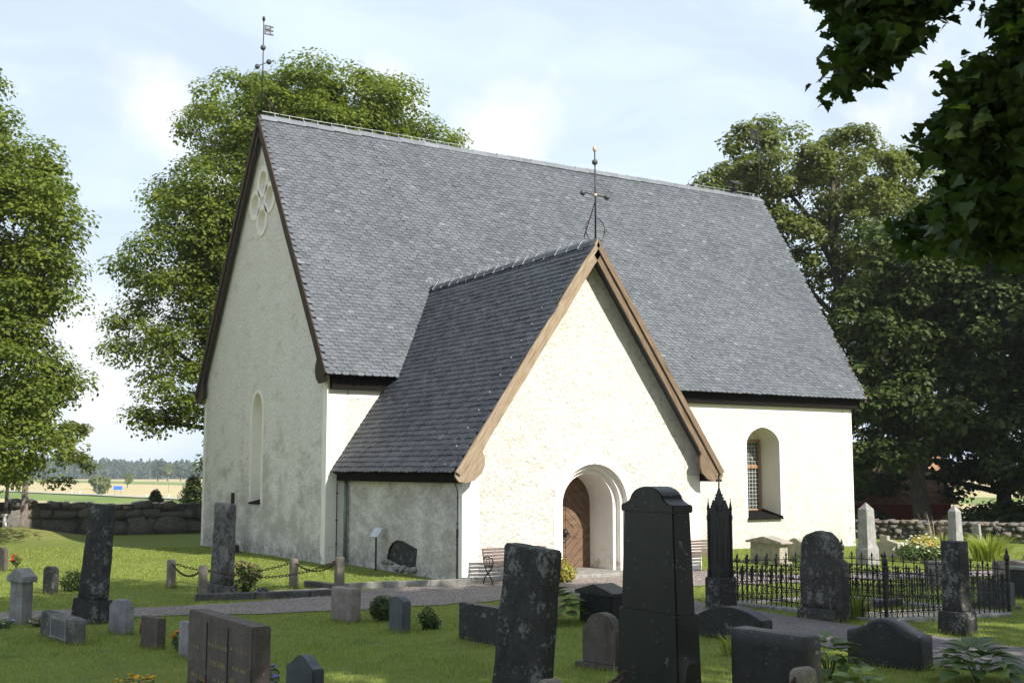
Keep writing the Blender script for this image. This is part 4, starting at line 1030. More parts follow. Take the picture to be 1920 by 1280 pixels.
# ------------------------------------------------------------------ wrought-iron fence
fn = thing('iron_fence', 'black wrought-iron grave fence with spear bars and scrolls', 'fence', (3.07, -15.55, 0))
C4 = [Vector((3.07, -15.55)), Vector((2.74, -12.24)), Vector((5.27, -12.64)), Vector((5.60, -15.95))]
def spear(h):
    m_ = MB().box(-.007, .007, -.007, .007, 0, h - .12).lathe([(.010, h - .13), (.022, h - .11), (.010, h - .09), (.024, h - .06), (.002, h)], (0, 0, 0), 6)
    m_.tube([(0, .0, h - .16), (0, .045, h - .13), (0, .055, h - .085)], .007, 4).tube([(0, 0, h - .16), (0, -.045, h - .13), (0, -.055, h - .085)], .007, 4)
    return m_.mesh('bar')
tall_m, short_m = spear(.86), spear(.66)
def scroll_mesh(w):
    m_ = MB()
    for sg in (-1, 1):
        m_.tube([(0, sg * (.004 + w * .26 + .36 * w * (1 - t / 9) * cos(t + 1.6) * .6), .135 + .40 * w * (1 - t / 9) * sin(t + 1.6)) for t in np.linspace(0, 7.2, 15)], .0055, 4)
        m_.tube([(0, sg * w * .5, .10), (0, sg * w * .46, .25), (0, sg * w * .10, .40), (0, 0, .50)], .0055, 4)
        m_.tube([(0, sg * (.01 + .045 + .045 * cos(t)), .58 + .045 * sin(t)) for t in np.linspace(0, 5, 9)], .007, 4)
        m_.tube([(0, sg * (.01 + .035 + .035 * cos(t)), .47 + .035 * sin(t)) for t in np.linspace(1, 6, 8)], .007, 4)
    m_.ball((0, 0, .53), .022, 6, 4); return m_.mesh('scroll')
for m_ in (tall_m, short_m): m_.materials.append(M['iron'])
fpost = MB().box(-.022, .022, -.022, .022, 0, .80).lathe([(.03, .78), (.042, .80), (.028, .83), (.05, .87), (.045, .92), (.02, .96), (.026, .985), (.002, 1.06)], (0, 0, 0), 8)
for k in range(5): fpost.lathe([(.030, .12 + k * .14), (.036, .14 + k * .14), (.030, .16 + k * .14)], (0, 0, 0), 8)
fpost_m = fpost.mesh('fence_post'); fpost_m.materials.append(M['iron'])
for i in range(4):
    a, b = C4[i], C4[(i + 1) % 4]; d = b - a; ln = d.length; ang = math.atan2(d.y, d.x) - pi / 2
    n = round(ln / .215); st = ln / n; sc = scroll_mesh(st); sc.materials.append(M['iron'])
    Z = lambda p: ground_z(p.x, p.y) + .06
    o = bpy.data.objects.new('fence_post', fpost_m); COL.objects.link(o); o.parent = fn; o.location = (a.x - 3.07, a.y + 15.55, Z(a)); o.rotation_euler.z = ang
    for zr in (.10, .33, .50, .70):
        za, zb = Z(a) + zr, Z(b) + zr
        Mx = Matrix.Translation((a.x - 3.07, a.y + 15.55, 0)) @ Matrix.Rotation(ang, 4, 'Z')
        r = MB().hexa([(-.009, .022, za - .007), (.009, .022, za - .007), (.009, ln - .022, zb - .007), (-.009, ln - .022, zb - .007)], [(-.009, .022, za + .007), (.009, .022, za + .007), (.009, ln - .022, zb + .007), (-.009, ln - .022, zb + .007)])
        r.v = [tuple(Mx @ Vector(p)) for p in r.v]; r.build('rail', M['iron'], fn)
    for k in range(n):
        for (t, ms, nm) in ((k + .5, short_m, 'bar'), (k + .5, sc, 'scroll')) + (((k, tall_m, 'bar'),) if k else ()):
            p = a + d * (t / n); o = bpy.data.objects.new(nm, ms); COL.objects.link(o); o.parent = fn
            o.location = (p.x - 3.07, p.y + 15.55, Z(p) - .02); o.rotation_euler.z = ang
for i in range(4):
    a, b = C4[i], C4[(i + 1) % 4]; d = b - a; ang = math.atan2(d.y, d.x)
    for k in range(3):
        p = a + d * (k / 3); L3 = d.length / 3; z = ground_z(p.x, p.y)
        MB().box(.01, L3 - .01, -.10, .10, -.12, .05 + random.uniform(-.01, .02), Matrix.Translation((p.x - 3.07, p.y + 15.55, z)) @ Matrix.Rotation(ang, 4, 'Z')).build('footing_stone', M['kerb'], fn, bevel=.02)
v = [C4[0].lerp(C4[2], .06), C4[0].lerp(C4[3], .95).lerp(C4[2], .05), C4[3].lerp(C4[2], .35), C4[0].lerp(C4[1], .35)]
tag(link('grave_gravel', mesh_from('gg2', [(p.x, p.y, ground_z(p.x, p.y) + .03) for p in v], [(0, 1, 2, 3)]), M['sand']), kind='structure')
kg = MB().box(3.5, 5.2, -14.1, -13.95, -.1, .12); tag(kg.build('kerb_slab', M['kerb_d'], None, bevel=.015), 'low dark stone slab lying inside the iron fence', 'slab')

# ------------------------------------------------------------------ benches
def bench(label, x, y, ln=1.75):
    z = ground_z(x, y); root = thing('park_bench', label, 'bench', (x, y, z), 0, 'benches on either side of the porch door')
    for s in (0, ln):          # cast-iron end frame
        f = MB(); xx = s
        f.tube([(xx, .0 - .42, 0), (xx, -.40, .10), (xx, -.30, .20), (xx, -.16, .29), (xx, -.06, .40), (xx, .0, .60), (xx, .06, .83)], .016, 6)
        f.tube([(xx, .02, 0), (xx, -.01, .10), (xx, -.10, .21), (xx, -.22, .28), (xx, -.36, .40), (xx, -.42, .44)], .016, 6)
        f.tube([(xx, -.04, .42), (xx, -.42, .43)], .016, 6)
        f.tube([(xx, -.0, .62), (xx, -.18, .66), (xx, -.38, .62), (xx, -.44, .54), (xx, -.40, .46), (xx, -.33, .48)], .015, 6)
        f.tube([(xx, -.20 + .08 * cos(t), .53 + .075 * sin(t)) for t in np.linspace(0, 6.2, 12)], .009, 5)
        f.build('end_frame', M['iron'], root, True)
    for k in range(4):
        yy = -.40 + k * .105; MB().box(-.03, ln + .03, yy, yy + .075, .445, .470).build('seat_slat', M['slat'], root, bevel=.006)
    for k in range(5):
        t = k / 4; yy, zz = -.015 + .075 * t, .52 + .285 * t
        MB().box(-.03, ln + .03, -.012, .012, -.028, .028, Matrix.Translation((0, yy - .018, zz)) @ Matrix.Rotation(-.22, 4, 'X')).build('back_slat', M['slat'], root, bevel=.006)
    root.scale = (.9, .9, .9); return root
M['slat'] = mat_wood('bench_slats', (.12, .085, .075), (.18, .135, .12), (.5, 6, 6), .6)
bench('slatted iron bench against the porch wall left of the door', .80, -6.78)
bench('slatted iron bench against the porch wall right of the door', 5.72, -6.78)

# info sign by the porch wall
sg = thing('info_sign', 'tilted pale information plate on a thin black post by the porch', 'sign', (.28, -2.50, ground_z(.28, -2.5)), radians(-75))
MB().tube([(0, 0, -.1), (0, 0, .80)], .022, 8).build('post', M['iron'], sg)
MB().box(-.15, .15, -.14, .14, -.008, .008, Matrix.Translation((0, 0, .92)) @ Matrix.Rotation(radians(48), 4, 'X')).build('plate', M['zinc'], sg, bevel=.003)

# ------------------------------------------------------------------ far buildings and landscape bits
barn = thing('red_barn', 'low red boarded barn with orange tiled roof beyond the far right wall', 'barn', (36.5, 13.5, -.9), radians(-33))
MB().box(-3.6, 3.0, -2.2, 2.2, -.6, 1.75).build('wall', M['red'], barn)
for k in range(9): MB().box(-3.55 + k * .72, -3.47 + k * .72, -2.24, -2.2, -.6, 1.75).build('batten', M['red'], barn)
MB().box(.9, 1.5, -2.28, -2.2, -.3, 1.6).build('door', M['red'], barn)
MB().prism([(-2.6, 1.60), (2.6, 1.60), (0, 3.3)], 'x', -3.9, 3.3).build('roof', M['tile'], barn)
house = thing('red_house', 'small red cottage with white framed window behind the far right trees', 'house', (42.1, 19.2, -1.1), radians(-33))
MB().prism([(-2, -.6), (2, -.6), (2, 2.6), (0, 4.6), (-2, 2.6)], 'x', -1.2, 4.).build('wall', M['red'], house)
MB().prism([(-2.35, 2.35), (0, 4.72), (0, 4.92), (-2.5, 2.45)], 'x', -1.5, 4.3).prism([(2.5, 2.45), (0, 4.92), (0, 4.72), (2.35, 2.35)], 'x', -1.5, 4.3).build('roof', M['tile'], house)
MB().box(.6, 1.1, -.3, .3, 4.3, 5.9).build('chimney', M['s_pale'], house)
for xw in (-.2, 2.2):
    w = MB().box(xw - .40, xw + .40, -2.06, -2.0, .55, .64).box(xw - .40, xw + .40, -2.06, -2.0, 1.66, 1.75).box(xw - .40, xw - .31, -2.06, -2.0, .64, 1.66).box(xw + .31, xw + .40, -2.06, -2.0, .64, 1.66).build('window_frame', M['white'], house)
    MB().box(xw - .31, xw + .31, -2.03, -2.005, .64, 1.66).build('pane', M['glass'], w)
bs = thing('road_sign', 'blue road sign on two thin posts across the far field', 'road sign', (67.2, 313.9, ground_z(67, 314)), radians(-12))
MB().box(-1.2, 1.2, -.04, .04, 1.3, 2.4).build('plate', M['blue'], bs); 
for s in (-.8, .8): MB().tube([(s, .08, 0), (s, .08, 2.3)], .06, 6).build('post', M['s_grey'], bs)
for lb, (x, y) in zip(('white roadside marker post farthest left by the young tree', 'white roadside marker post left of the round bush', 'white roadside marker post left of the clipped evergreen', 'white roadside marker post nearest the church gable'), ((58.0, 318.), (58.4, 309.), (64.6, 262.), (66.8, 250.))):
    t = MB().box(-.10, .10, -.10, .10, .05, 1.05).prism([(-.10, 1.05), (.10, 1.05), (.10, 1.18)], 'y', -.10, .10).build('marker_post', M['white']); t.location = (x - 6.2 if False else x - 2.5, y, ground_z(x, y)); tag(t, lb, 'marker post', 'marker posts along the country road')
# ------------------------------------------------------------------ foliage
def unit(n): 
    v = rng.normal(size=(n, 3)); return v / np.linalg.norm(v, axis=1, keepdims=True)
MAPLE = np.array([(0, -.04), (.16, .0), (.36, .0), (.35, .12), (.49, .27), (.38, .34), (.36, .49), (.22, .46), (.19, .64), (.11, .70), (0, .92)])
MAPLE = np.concatenate([MAPLE, np.array([(-x, y) for x, y in MAPLE[1:-1]])[::-1]])
SIMPLE = np.array([(0, -.5), (.36, -.12), (.30, .22), (0, .5), (-.30, .22), (-.36, -.12)])
def leaves_mesh(name, P, N, size, outline=None, droop=0., jit=.5):
    """one folded leaf per point: P centres, N normals"""
    n = len(P); N = N / np.linalg.norm(N, axis=1, keepdims=True)
    t = unit(n); t[:, 2] -= droop; a = t - N * (t * N).sum(1, keepdims=True); a /= np.linalg.norm(a, axis=1, keepdims=True) + 1e-9
    b = np.cross(N, a); s = size * (1 + rng.uniform(-jit, jit, (n, 1)))
    if outline is None:          # rhombic leaf folded along the midrib
        v = np.stack([P - a * s * .5, P + b * s * .38 + N * s * .10, P + a * s * .5, P - b * s * .38 + N * s * .10], 1)
        idx = np.arange(n)[:, None] * 4; loops = np.concatenate([idx + [0, 1, 2], idx + [0, 2, 3]], 1).reshape(-1)
        return np_mesh(name, v.reshape(-1, 3), loops, np.arange(2 * n) * 3)
    k = len(outline); o = outline
    v = P[:, None] + a[:, None] * s[:, None] * o[None, :, 1:2] + b[:, None] * s[:, None] * o[None, :, 0:1] + N[:, None] * s[:, None] * (np.abs(o[None, :, 0:1]) * .25 - .12 * o[None, :, 1:2] ** 2)
    return np_mesh(name, v.reshape(-1, 3), np.arange(n * k), np.arange(n) * k)
def crown_points(clusters, per, flat=.55):
    """clusters: (x,y,z,r); leaves sit mostly on the upper outer shell of each clump, like a spray of maple foliage"""
    c = np.array(clusters); i = np.repeat(np.arange(len(c)), per); u = unit(len(i))
    u[:, 2] = np.where(rng.random(len(i)) < .55, np.abs(u[:, 2]), u[:, 2])
    rad = c[i, 3:4] * rng.uniform(.2, 1.15, (len(i), 1)) ** .6
    P = c[i, :3] + u * rad * np.array([1, 1, flat]); N = u * .8 + np.array([0, 0, .75]) + unit(len(i)) * .55
    return P, N
def lobes_to_clusters(lobes, n, rmin, rmax, shell=.72):
    vol = np.array([l[3] * l[4] * l[5] for l in lobes]) ** .67; pick = np.searchsorted(np.cumsum(vol / vol.sum()), (np.arange(n) + .5) / n); out = []
    for k in pick:
        l = lobes[k]; u = unit(1)[0]; q = rng.uniform(shell, 1.) if rng.random() < .8 else rng.uniform(.3, shell)
        out.append((l[0] + u[0] * l[3] * q, l[1] + u[1] * l[4] * q, l[2] + u[2] * l[5] * q, rng.uniform(rmin, rmax)))
    return out
def limbs(mbx, base, top, r0, lobes, clusters, nb, k=7):
    base, top = Vector(base), Vector(top); h = top.z - base.z
    wob = [Vector((random.uniform(-.03, .03) * h, random.uniform(-.03, .03) * h, 0)) * (i / 6) for i in range(7)]
    tr = [base.lerp(top, i / 6) + wob[i] for i in range(7)]
    mbx.tube([tr[0] - Vector((0, 0, .3))] + tr, [r0 * 1.45, r0 * 1.15] + [r0 * (1 - .13 * i) for i in range(1, 7)], 10)
    for l in lobes:
        c = Vector(l[:3]); t = min(max((c.z - base.z) / h - .28, .18), .95); i = int(t * 6); s = tr[i].lerp(tr[min(i + 1, 6)], t * 6 - i)
        mid = s.lerp(c, .5) + Vector((random.uniform(-.3, .3), random.uniform(-.3, .3), random.uniform(0, .5))); rr = r0 * random.uniform(.32, .5)
        mbx.tube([s, s.lerp(mid, .5), mid, c], [rr, rr * .85, rr * .65, rr * .3], 6)
        near = sorted(clusters, key=lambda q: (Vector(q[:3]) - c).length)[:nb]
        for q in near:
            e = Vector(q[:3]); st = mid.lerp(c, random.uniform(.1, 1.))
            mbx.tube([st, st.lerp(e, .5) + Vector((random.uniform(-.25, .25), random.uniform(-.25, .25), random.uniform(-.1, .3))), e], [rr * .30, rr * .2, .012], 5)
    return mbx
def tree(name, label, cat, base, top, r0, lobes, ncl, per, size, leaf, bark='bark', rr=(.7, 1.25), group=None, keep=None, nb=5, flat=.55, droop=.5):
    root = thing(name, label, cat, base, 0, group); B = np.array(base)
    cl = lobes_to_clusters(lobes, ncl, *rr)
    if keep: cl = [c for c in cl if keep(c)]
    limbs(MB(), (0, 0, 0), Vector(top) - Vector(base), r0, [tuple(np.array(l[:3]) - B) + tuple(l[3:]) for l in lobes if not keep or keep((*l[:3], .5))], [tuple(np.array(c[:3]) - B) for c in cl], nb).build('trunk', M[bark], root, True)
    P, N = crown_points(cl, per, flat)
    link('crown', leaves_mesh('crown', P - B, N, size, None, droop), M[leaf], root); return root
gz = ground_z
# tall maple filling the left edge
tree('maple_tree', 'tall sunlit maple filling the left edge of the view', 'tree', (-9.0, 14.5, gz(-9, 14.5)), (-8.8, 14.5, 13.6), .42,
     [(-9.2, 14.7, 14.8, 3.4, 3.4, 2.4), (-8.0, 13.8, 12.0, 3.6, 3.6, 2.3), (-6.6, 13.0, 10.2, 3.0, 3.1, 2.1), (-6.9, 13.3, 7.9, 2.7, 3.1, 1.9), (-6.6, 13.0, 5.4, 2.8, 3.1, 1.8), (-7.0, 13.0, 3.4, 2.8, 3.0, 1.3), (-10.5, 15.5, 11, 4.0, 4, 4.5), (-10.5, 14.5, 5.5, 3.6, 3.6, 3)],
     430, 500, .138, 'leaf_maple', rr=(.7, 1.2), nb=3, flat=.72)
# big maple behind the gable
tree('maple_tree', 'big maple spreading behind the church gable and ridge', 'tree', (6.2, 18.6, gz(6.2, 18.6)), (6.3, 18.4, 17), .45,
     [(7.4, 18.0, 17.6, 3.6, 3.2, 2.7), (4.0, 18.8, 16.8, 3.0, 3.0, 2.4), (11.2, 18.2, 16.4, 2.6, 2.6, 2.0), (9.2, 18.0, 17.6, 2.7, 2.6, 2.2), (5.6, 18.4, 17.6, 2.6, 2.6, 2.3), (12.6, 18.4, 15.2, 1.9, 2.2, 1.6), (2.6, 19.2, 13.6, 2.8, 2.8, 2.2), (1.4, 19.4, 10.6, 2.7, 2.7, 1.9), (.9, 19.4, 7.6, 2.3, 2.4, 1.7), (2.4, 18.6, 5.6, 2.4, 2.4, 1.5), (5.0, 18.0, 12.5, 3.5, 2.6, 3.0), (7.4, 17.4, 15.6, 3.2, 2.4, 2.2), (2.0, 18.6, 12.0, 2.2, 2.2, 1.8), (9.0, 18.6, 13, 3.4, 3, 3), (3.6, 18.2, 9, 2.4, 2.2, 2.6), (.5, 19.2, 4.4, .9, 1.0, .5), (3.4, 18.4, 2.9, 1.0, 1.2, 1.2)],
     640, 330, .140, 'leaf_maple', rr=(.6, 1.1), nb=3, flat=.75)
# trees beyond the east end
G5 = 'trees beyond the east wall'
tree('ash_tree', 'tall ash with pale sunlit top right of the roof', 'tree', (32.5, 12.6, gz(32, 12.6)), (32.3, 12.5, 17.5), .42,
     [(30.2, 14.2, 17.6, 3.3, 3.1, 2.5), (33.0, 12.2, 17.3, 2.9, 3.0, 2.3), (28.4, 15.2, 15.2, 2.7, 2.7, 2.3), (33.8, 11.9, 14.0, 2.6, 2.6, 2.4), (30.4, 13.8, 13.4, 2.8, 2.6, 2.2), (33.0, 12.2, 10.0, 2.6, 2.4, 2.0), (30.2, 14, 9.2, 2.4, 2.4, 1.8), (34, 11.8, 6.4, 2.8, 2.4, 2.0), (31, 13.6, 5.4, 2.6, 2.4, 1.8)],
     260, 260, .20, 'leaf_ash', rr=(.55, 1.05), group=G5, nb=4, flat=.75)
tree('ash_tree', 'slender ash with sunlit crown between two taller trees at right', 'tree', (41.5, 15.2, gz(41, 15)), (41.2, 15.2, 17), .36,
     [(40.8, 15.6, 18.2, 2.6, 2.6, 2.4), (43.0, 14.4, 15.8, 3.0, 2.8, 2.4), (40.6, 15.4, 13.0, 2.6, 2.6, 2.2), (43.0, 14.2, 10.0, 3.0, 3.0, 2.6), (40.8, 15.4, 7.5, 2.4, 2.4, 2)],
     150, 180, .26, 'leaf_ash', rr=(.6, 1.1), group=G5, flat=.75)
tree('ash_tree', 'distant tree whose top shows just above the ridge beside the vent', 'tree', (35.5, 26.5, gz(35, 26)), (35.5, 26.5, 18), .36,
     [(34.4, 26.8, 18.4, 2.2, 2.2, 1.7), (36.8, 25.6, 17.4, 2.2, 2.2, 1.8), (35.6, 26.4, 14, 3, 3, 2.4)], 46, 170, .30, 'leaf_ash', rr=(.55, 1.0), group=G5)
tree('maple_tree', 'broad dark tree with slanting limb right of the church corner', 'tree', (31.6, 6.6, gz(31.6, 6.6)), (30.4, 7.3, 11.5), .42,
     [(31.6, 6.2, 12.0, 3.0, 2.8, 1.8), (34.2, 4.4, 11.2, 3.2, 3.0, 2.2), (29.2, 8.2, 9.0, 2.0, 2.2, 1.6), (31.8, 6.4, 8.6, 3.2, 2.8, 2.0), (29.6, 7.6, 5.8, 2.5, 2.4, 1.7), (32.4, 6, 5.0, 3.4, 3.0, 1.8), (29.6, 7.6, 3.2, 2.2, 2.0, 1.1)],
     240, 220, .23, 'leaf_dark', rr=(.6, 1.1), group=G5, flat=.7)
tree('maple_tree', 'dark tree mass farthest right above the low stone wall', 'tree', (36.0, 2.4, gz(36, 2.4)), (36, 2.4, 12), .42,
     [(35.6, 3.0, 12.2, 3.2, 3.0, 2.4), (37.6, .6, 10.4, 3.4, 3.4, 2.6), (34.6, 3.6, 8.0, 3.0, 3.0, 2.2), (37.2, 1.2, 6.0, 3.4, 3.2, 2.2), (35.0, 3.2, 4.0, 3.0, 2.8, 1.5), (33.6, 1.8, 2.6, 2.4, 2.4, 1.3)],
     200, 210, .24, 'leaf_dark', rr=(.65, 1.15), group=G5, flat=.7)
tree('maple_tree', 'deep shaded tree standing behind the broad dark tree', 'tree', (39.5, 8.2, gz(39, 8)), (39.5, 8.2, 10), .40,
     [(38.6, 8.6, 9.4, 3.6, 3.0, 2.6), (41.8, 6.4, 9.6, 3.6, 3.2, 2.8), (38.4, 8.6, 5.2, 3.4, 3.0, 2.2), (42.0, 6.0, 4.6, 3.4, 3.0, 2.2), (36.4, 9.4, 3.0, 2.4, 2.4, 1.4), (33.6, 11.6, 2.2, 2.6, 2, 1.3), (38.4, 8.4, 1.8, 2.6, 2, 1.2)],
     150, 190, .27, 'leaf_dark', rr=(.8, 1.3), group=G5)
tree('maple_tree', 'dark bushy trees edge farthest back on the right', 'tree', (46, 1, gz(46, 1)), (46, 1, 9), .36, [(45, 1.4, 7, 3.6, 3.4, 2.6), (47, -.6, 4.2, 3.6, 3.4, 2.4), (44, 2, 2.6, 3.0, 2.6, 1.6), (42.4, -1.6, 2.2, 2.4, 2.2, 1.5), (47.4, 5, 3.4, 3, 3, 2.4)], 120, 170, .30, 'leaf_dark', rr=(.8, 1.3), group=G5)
# trees just outside the frame that shade the east side and the foreground
tree('maple_tree', 'large maple south of the far right wall', 'tree', (37, -9, gz(37, -9)), (37, -9, 16), .45, [(37, -9, 14.5, 4.2, 4.2, 3.4), (36.4, -5.5, 11, 3.8, 3.8, 3), (39, -8, 9, 4.4, 4.4, 3.6), (42.6, -5.6, 11, 4, 4, 4), (33.4, -6.8, 9.5, 3.0, 3.2, 3.4)], 210, 100, .42, 'leaf_dark', rr=(1., 1.5), group=G5)
def out_of_view(c):
    d = Vector(c[:3]) - CAM; f = d.x * SY + d.y * CY; lat = d.x * CY - d.y * SY
    if f < .3: return d.length > 3
    return not (abs(lat) < .47 * f + 1.5 and (d.z - c[3]) < f * .46 + 1.2)
GS = 'trees south of the churchyard'
tree('maple_tree', 'old maple over the viewer shading the foreground', 'tree', (.6, -27.4, gz(.6, -27.4)), (.2, -27.2, 17), .5,
     [(-.4, -27.4, 16.6, 4.0, 4.0, 2.6), (-1.5, -24.6, 13.6, 4.6, 4.2, 2.8), (3.0, -26.8, 12.2, 3.8, 3.8, 3.0), (-3.6, -27.6, 13.6, 3.8, 3.8, 3.0), (.5, -23.4, 10.0, 4.2, 3.6, 2.4), (4.6, -28, 9, 3.6, 4, 3), (-2.4, -23.6, 9.6, 3.4, 3.0, 1.8), (2, -31, 13, 4, 4, 4)],
     230, 85, .36, 'leaf_maple', rr=(1., 1.5), group=GS, keep=out_of_view, nb=3)
tree('maple_tree', 'tall maple behind the viewer shading the left lawn', 'tree', (-6.6, -33, gz(-6.6, -33)), (-6.6, -32.8, 19), .5,
     [(-6.4, -32.6, 19.4, 4.4, 4.4, 3.0), (-8.8, -31.0, 16.2, 4.4, 4.0, 3.4), (-4.0, -32, 14.6, 4.0, 4.0, 3.4), (-7, -33, 11, 5, 4.6, 4)],
     150, 85, .38, 'leaf_maple', rr=(1., 1.6), group=GS, keep=out_of_view, nb=3)
tree('maple_tree', 'maple far behind the viewer at left', 'tree', (-18, -35, gz(-18, -35)), (-18, -35, 18), .5,
     [(-18, -35, 18, 4.6, 4.6, 3.4), (-15.5, -33.5, 14, 4.4, 4.2, 3.6), (-20, -33.6, 12.6, 4.4, 4.4, 4)], 120, 85, .40, 'leaf_maple', rr=(1., 1.6), group=GS, keep=out_of_view, nb=3)
tree('maple_tree', 'maple behind the viewer at far right', 'tree', (13.5, -34, gz(13, -34)), (13.5, -34, 16), .5,
     [(13.5, -33.6, 15.2, 4.6, 4.6, 3.2), (10.6, -32.6, 11.6, 4.4, 4.2, 3.4), (16, -33, 10.6, 4.4, 4.4, 3.6)], 120, 85, .40, 'leaf_maple', rr=(1., 1.6), group=GS, keep=out_of_view, nb=3)
# the maple whose branches hang into the picture at top right
HANG = [(-3.76,-22.37,6.48),(-4.21,-21.86,6.14),(-4.78,-22.05,6.27),(-4.78,-22.22,5.67),(-4.58,-22.65,6.17),(-4.1,-22.58,6.23),(-4.63,-22.38,6.23),(-4.36,-21.75,6.38),(-3.86,-21.69,6.51),(-4.12,-22.1,6.3),(-3.33,-21.79,6.85),(-3.43,-22.05,6.77),(-4.76,-22.48,5.79),(-3.99,-21.4,6.72),(-3.84,-21.46,6.13),(-3.88,-21.73,6.27),(-4.08,-21.54,6.07),(-3.22,-21.91,6.85),(-4.33,-21.75,6.35),(-4.63,-22.31,6.11),(-4.26,-21.69,6.58),(-4.42,-21.75,5.7),(-4.06,-21.96,6.44),(-3.68,-21.67,6.82),(-3.5,-22.09,6.63),(-3.91,-22.34,6.46),(-4.61,-22.06,5.71),(-3.84,-21.83,6.28),(-4.22,-22.18,6.27),(-3.84,-21.41,6.54),(-4.57,-22.49,6.04),(-3.84,-21.56,6.07),(-4.44,-22.2,5.83),(-3.37,-21.78,6.6),(-4.33,-21.96,5.96),(-3.66,-21.8,6.66),(-3.54,-21.97,6.62),(-3.81,-21.76,6.18),(-4.59,-21.9,6.42),(-3.72,-22.01,6.51),(-4.01,-22.22,6.54),(-4.76,-22.33,6.32),(-4.61,-22.3,6.24),(-4.07,-21.91,6.08),(-4.72,-22.34,5.99),(-4.62,-22.01,6.0),(-4.1,-21.94,6.53),(-4.47,-21.77,6.54),(-3.83,-22.05,6.55),(-4.39,-22.27,6.26),(-1.45,-21.78,6.16),(-3.52,-22.99,4.94),(-3.01,-22.77,5.31),(-3.75,-22.77,5.31),(-4.34,-23.33,4.26),(-3.52,-22.99,4.52),(-2.47,-22.46,6.0),(-3.03,-22.02,5.13),(-2.35,-22.04,6.62),(-3.97,-22.46,5.15),(-3.63,-22.2,5.28),(-3.18,-21.94,4.87),(-2.23,-21.37,4.64),(-2.79,-22.34,5.63),(-3.11,-22.42,5.05),(-3.17,-22.79,5.54),(-3.53,-22.97,5.86),(-2.04,-21.98,6.85),(-3.7,-22.83,5.33),(-3.96,-23.07,4.17),(-3.33,-22.25,5.26),(-4.37,-23.11,4.33),(-2.79,-21.42,4.83),(-4.04,-23.42,4.54),(-2.54,-22.3,6.22),(-3.84,-23.23,4.58),(-4.43,-22.75,4.16),(-4.14,-23.03,5.24),(-2.14,-21.53,5.1),(-3.53,-22.14,5.14),(-4.12,-23.43,5.21),(-2.76,-22.24,6.38),(-3.09,-22.08,4.44),(-4.06,-23.14,4.99),(-2.48,-22.11,6.41),(-3.6,-22.05,4.47),(-4.73,-23.04,4.33),(-4.1,-23.19,5.99),(-3.58,-23.07,4.72),(-4.09,-23.02,4.36),(-3.92,-22.9,5.45),(-3.89,-22.44,4.98),(-2.04,-21.89,5.29),(-3.29,-22.11,4.56),(-2.52,-21.86,5.43),(-3.82,-21.91,4.44),(-2.96,-21.93,4.53),(-4.48,-23.02,5.07),(-3.63,-23.07,5.91),(-1.58,-21.79,6.16),(-3.15,-22.42,4.95),(-2.37,-22.36,6.51),(-3.94,-23.08,5.82),(-3.34,-22.98,5.51),(-3.97,-23.04,4.6),(-2.99,-22.68,4.98),(-4.11,-23.52,5.97),(-4.3,-23.35,5.13),(-4.42,-23.11,5.3),(-3.76,-21.9,4.43),(-3.62,-23.15,6.11),(-2.79,-22.66,6.16),(-4.54,-23.03,4.92),(-2.93,-22.01,4.44),(-4.33,-23.49,5.49),(-3.07,-22.17,5.49),(-2.82,-21.71,5.28),(-3.02,-22.7,5.78),(-4.07,-23.28,5.59),(-3.49,-22.75,4.49),(-4.07,-22.71,4.97),(-3.33,-21.98,4.83),(-2.09,-22.03,5.24),(-2.35,-21.73,5.84),(-2.43,-21.83,4.44),(-2.24,-21.87,6.29),(-4.35,-23.35,4.81),(-2.2,-21.19,4.84),(-3.87,-22.59,5.53),(-4.07,-23.22,4.52),(-1.84,-21.59,5.95),(-3.55,-22.91,6.06),(-3.04,-22.7,5.41),(-2.14,-21.3,5.08),(-4.24,-23.36,5.12),(-2.61,-22.57,6.6),(-3.57,-22.39,4.4),(-4.01,-22.34,5.1),(-3.48,-22.79,5.83),(-2.54,-22.21,4.63),(-4.26,-23.38,4.96),(-3.86,-22.92,4.23),(-2.48,-22.18,6.0),(-2.01,-21.93,5.35),(-4.15,-22.88,4.89),(-2.89,-21.8,5.64),(-2.34,-22.03,4.5),(-2.27,-21.81,5.58),(-2.96,-21.8,5.32),(-2.76,-21.64,5.43),(-1.88,-21.65,6.32),(-1.93,-21.51,4.54),(-2.37,-21.86,4.75),(-3.96,-22.72,4.27),(-3.08,-22.79,5.18),(-2.47,-22.24,4.48),(-2.48,-21.98,5.45),(-4.18,-22.68,4.27),(-4.05,-22.92,4.22),(-3.89,-22.84,4.54),(-2.23,-21.98,4.63),(-3.77,-22.6,4.29),(-2.29,-21.16,5.55),(-2.47,-21.89,5.12),(-3.39,-22.75,4.18),(-1.66,-21.68,5.4),(-4.07,-23.27,5.05),(-2.08,-21.79,5.07),(-1.72,-21.63,5.21),(-1.42,-21.7,5.49),(-2.97,-21.84,5.66),(-3.36,-22.72,6.25),(-4.33,-23.08,5.28),(-2.7,-22.02,5.88),(-2.11,-22.21,6.74),(-4.17,-23.2,5.44),(-2.7,-21.83,5.99),(-3.46,-22.98,5.44),(-2.49,-21.66,5.15),(-3.39,-22.04,4.57)]
hang = thing('maple_tree', 'dark maple boughs hanging into the top right corner', 'tree', (.9, -25.9, gz(.9, -25.9)), 0)
B = np.array(hang.location)
hb = MB(); hc = [Vector(c) for c in HANG]
hb.tube([(0, 0, -.3), (0, 0, 2), (.1, -.1, 5), (.2, 0, 9)], [.3, .26, .22, .12], 10)
stems = [Vector((.1, 0, 5.2)) + Vector(B), Vector((.1, 0, 6.4)) + Vector(B), Vector((.1, 0, 4.2)) + Vector(B)]
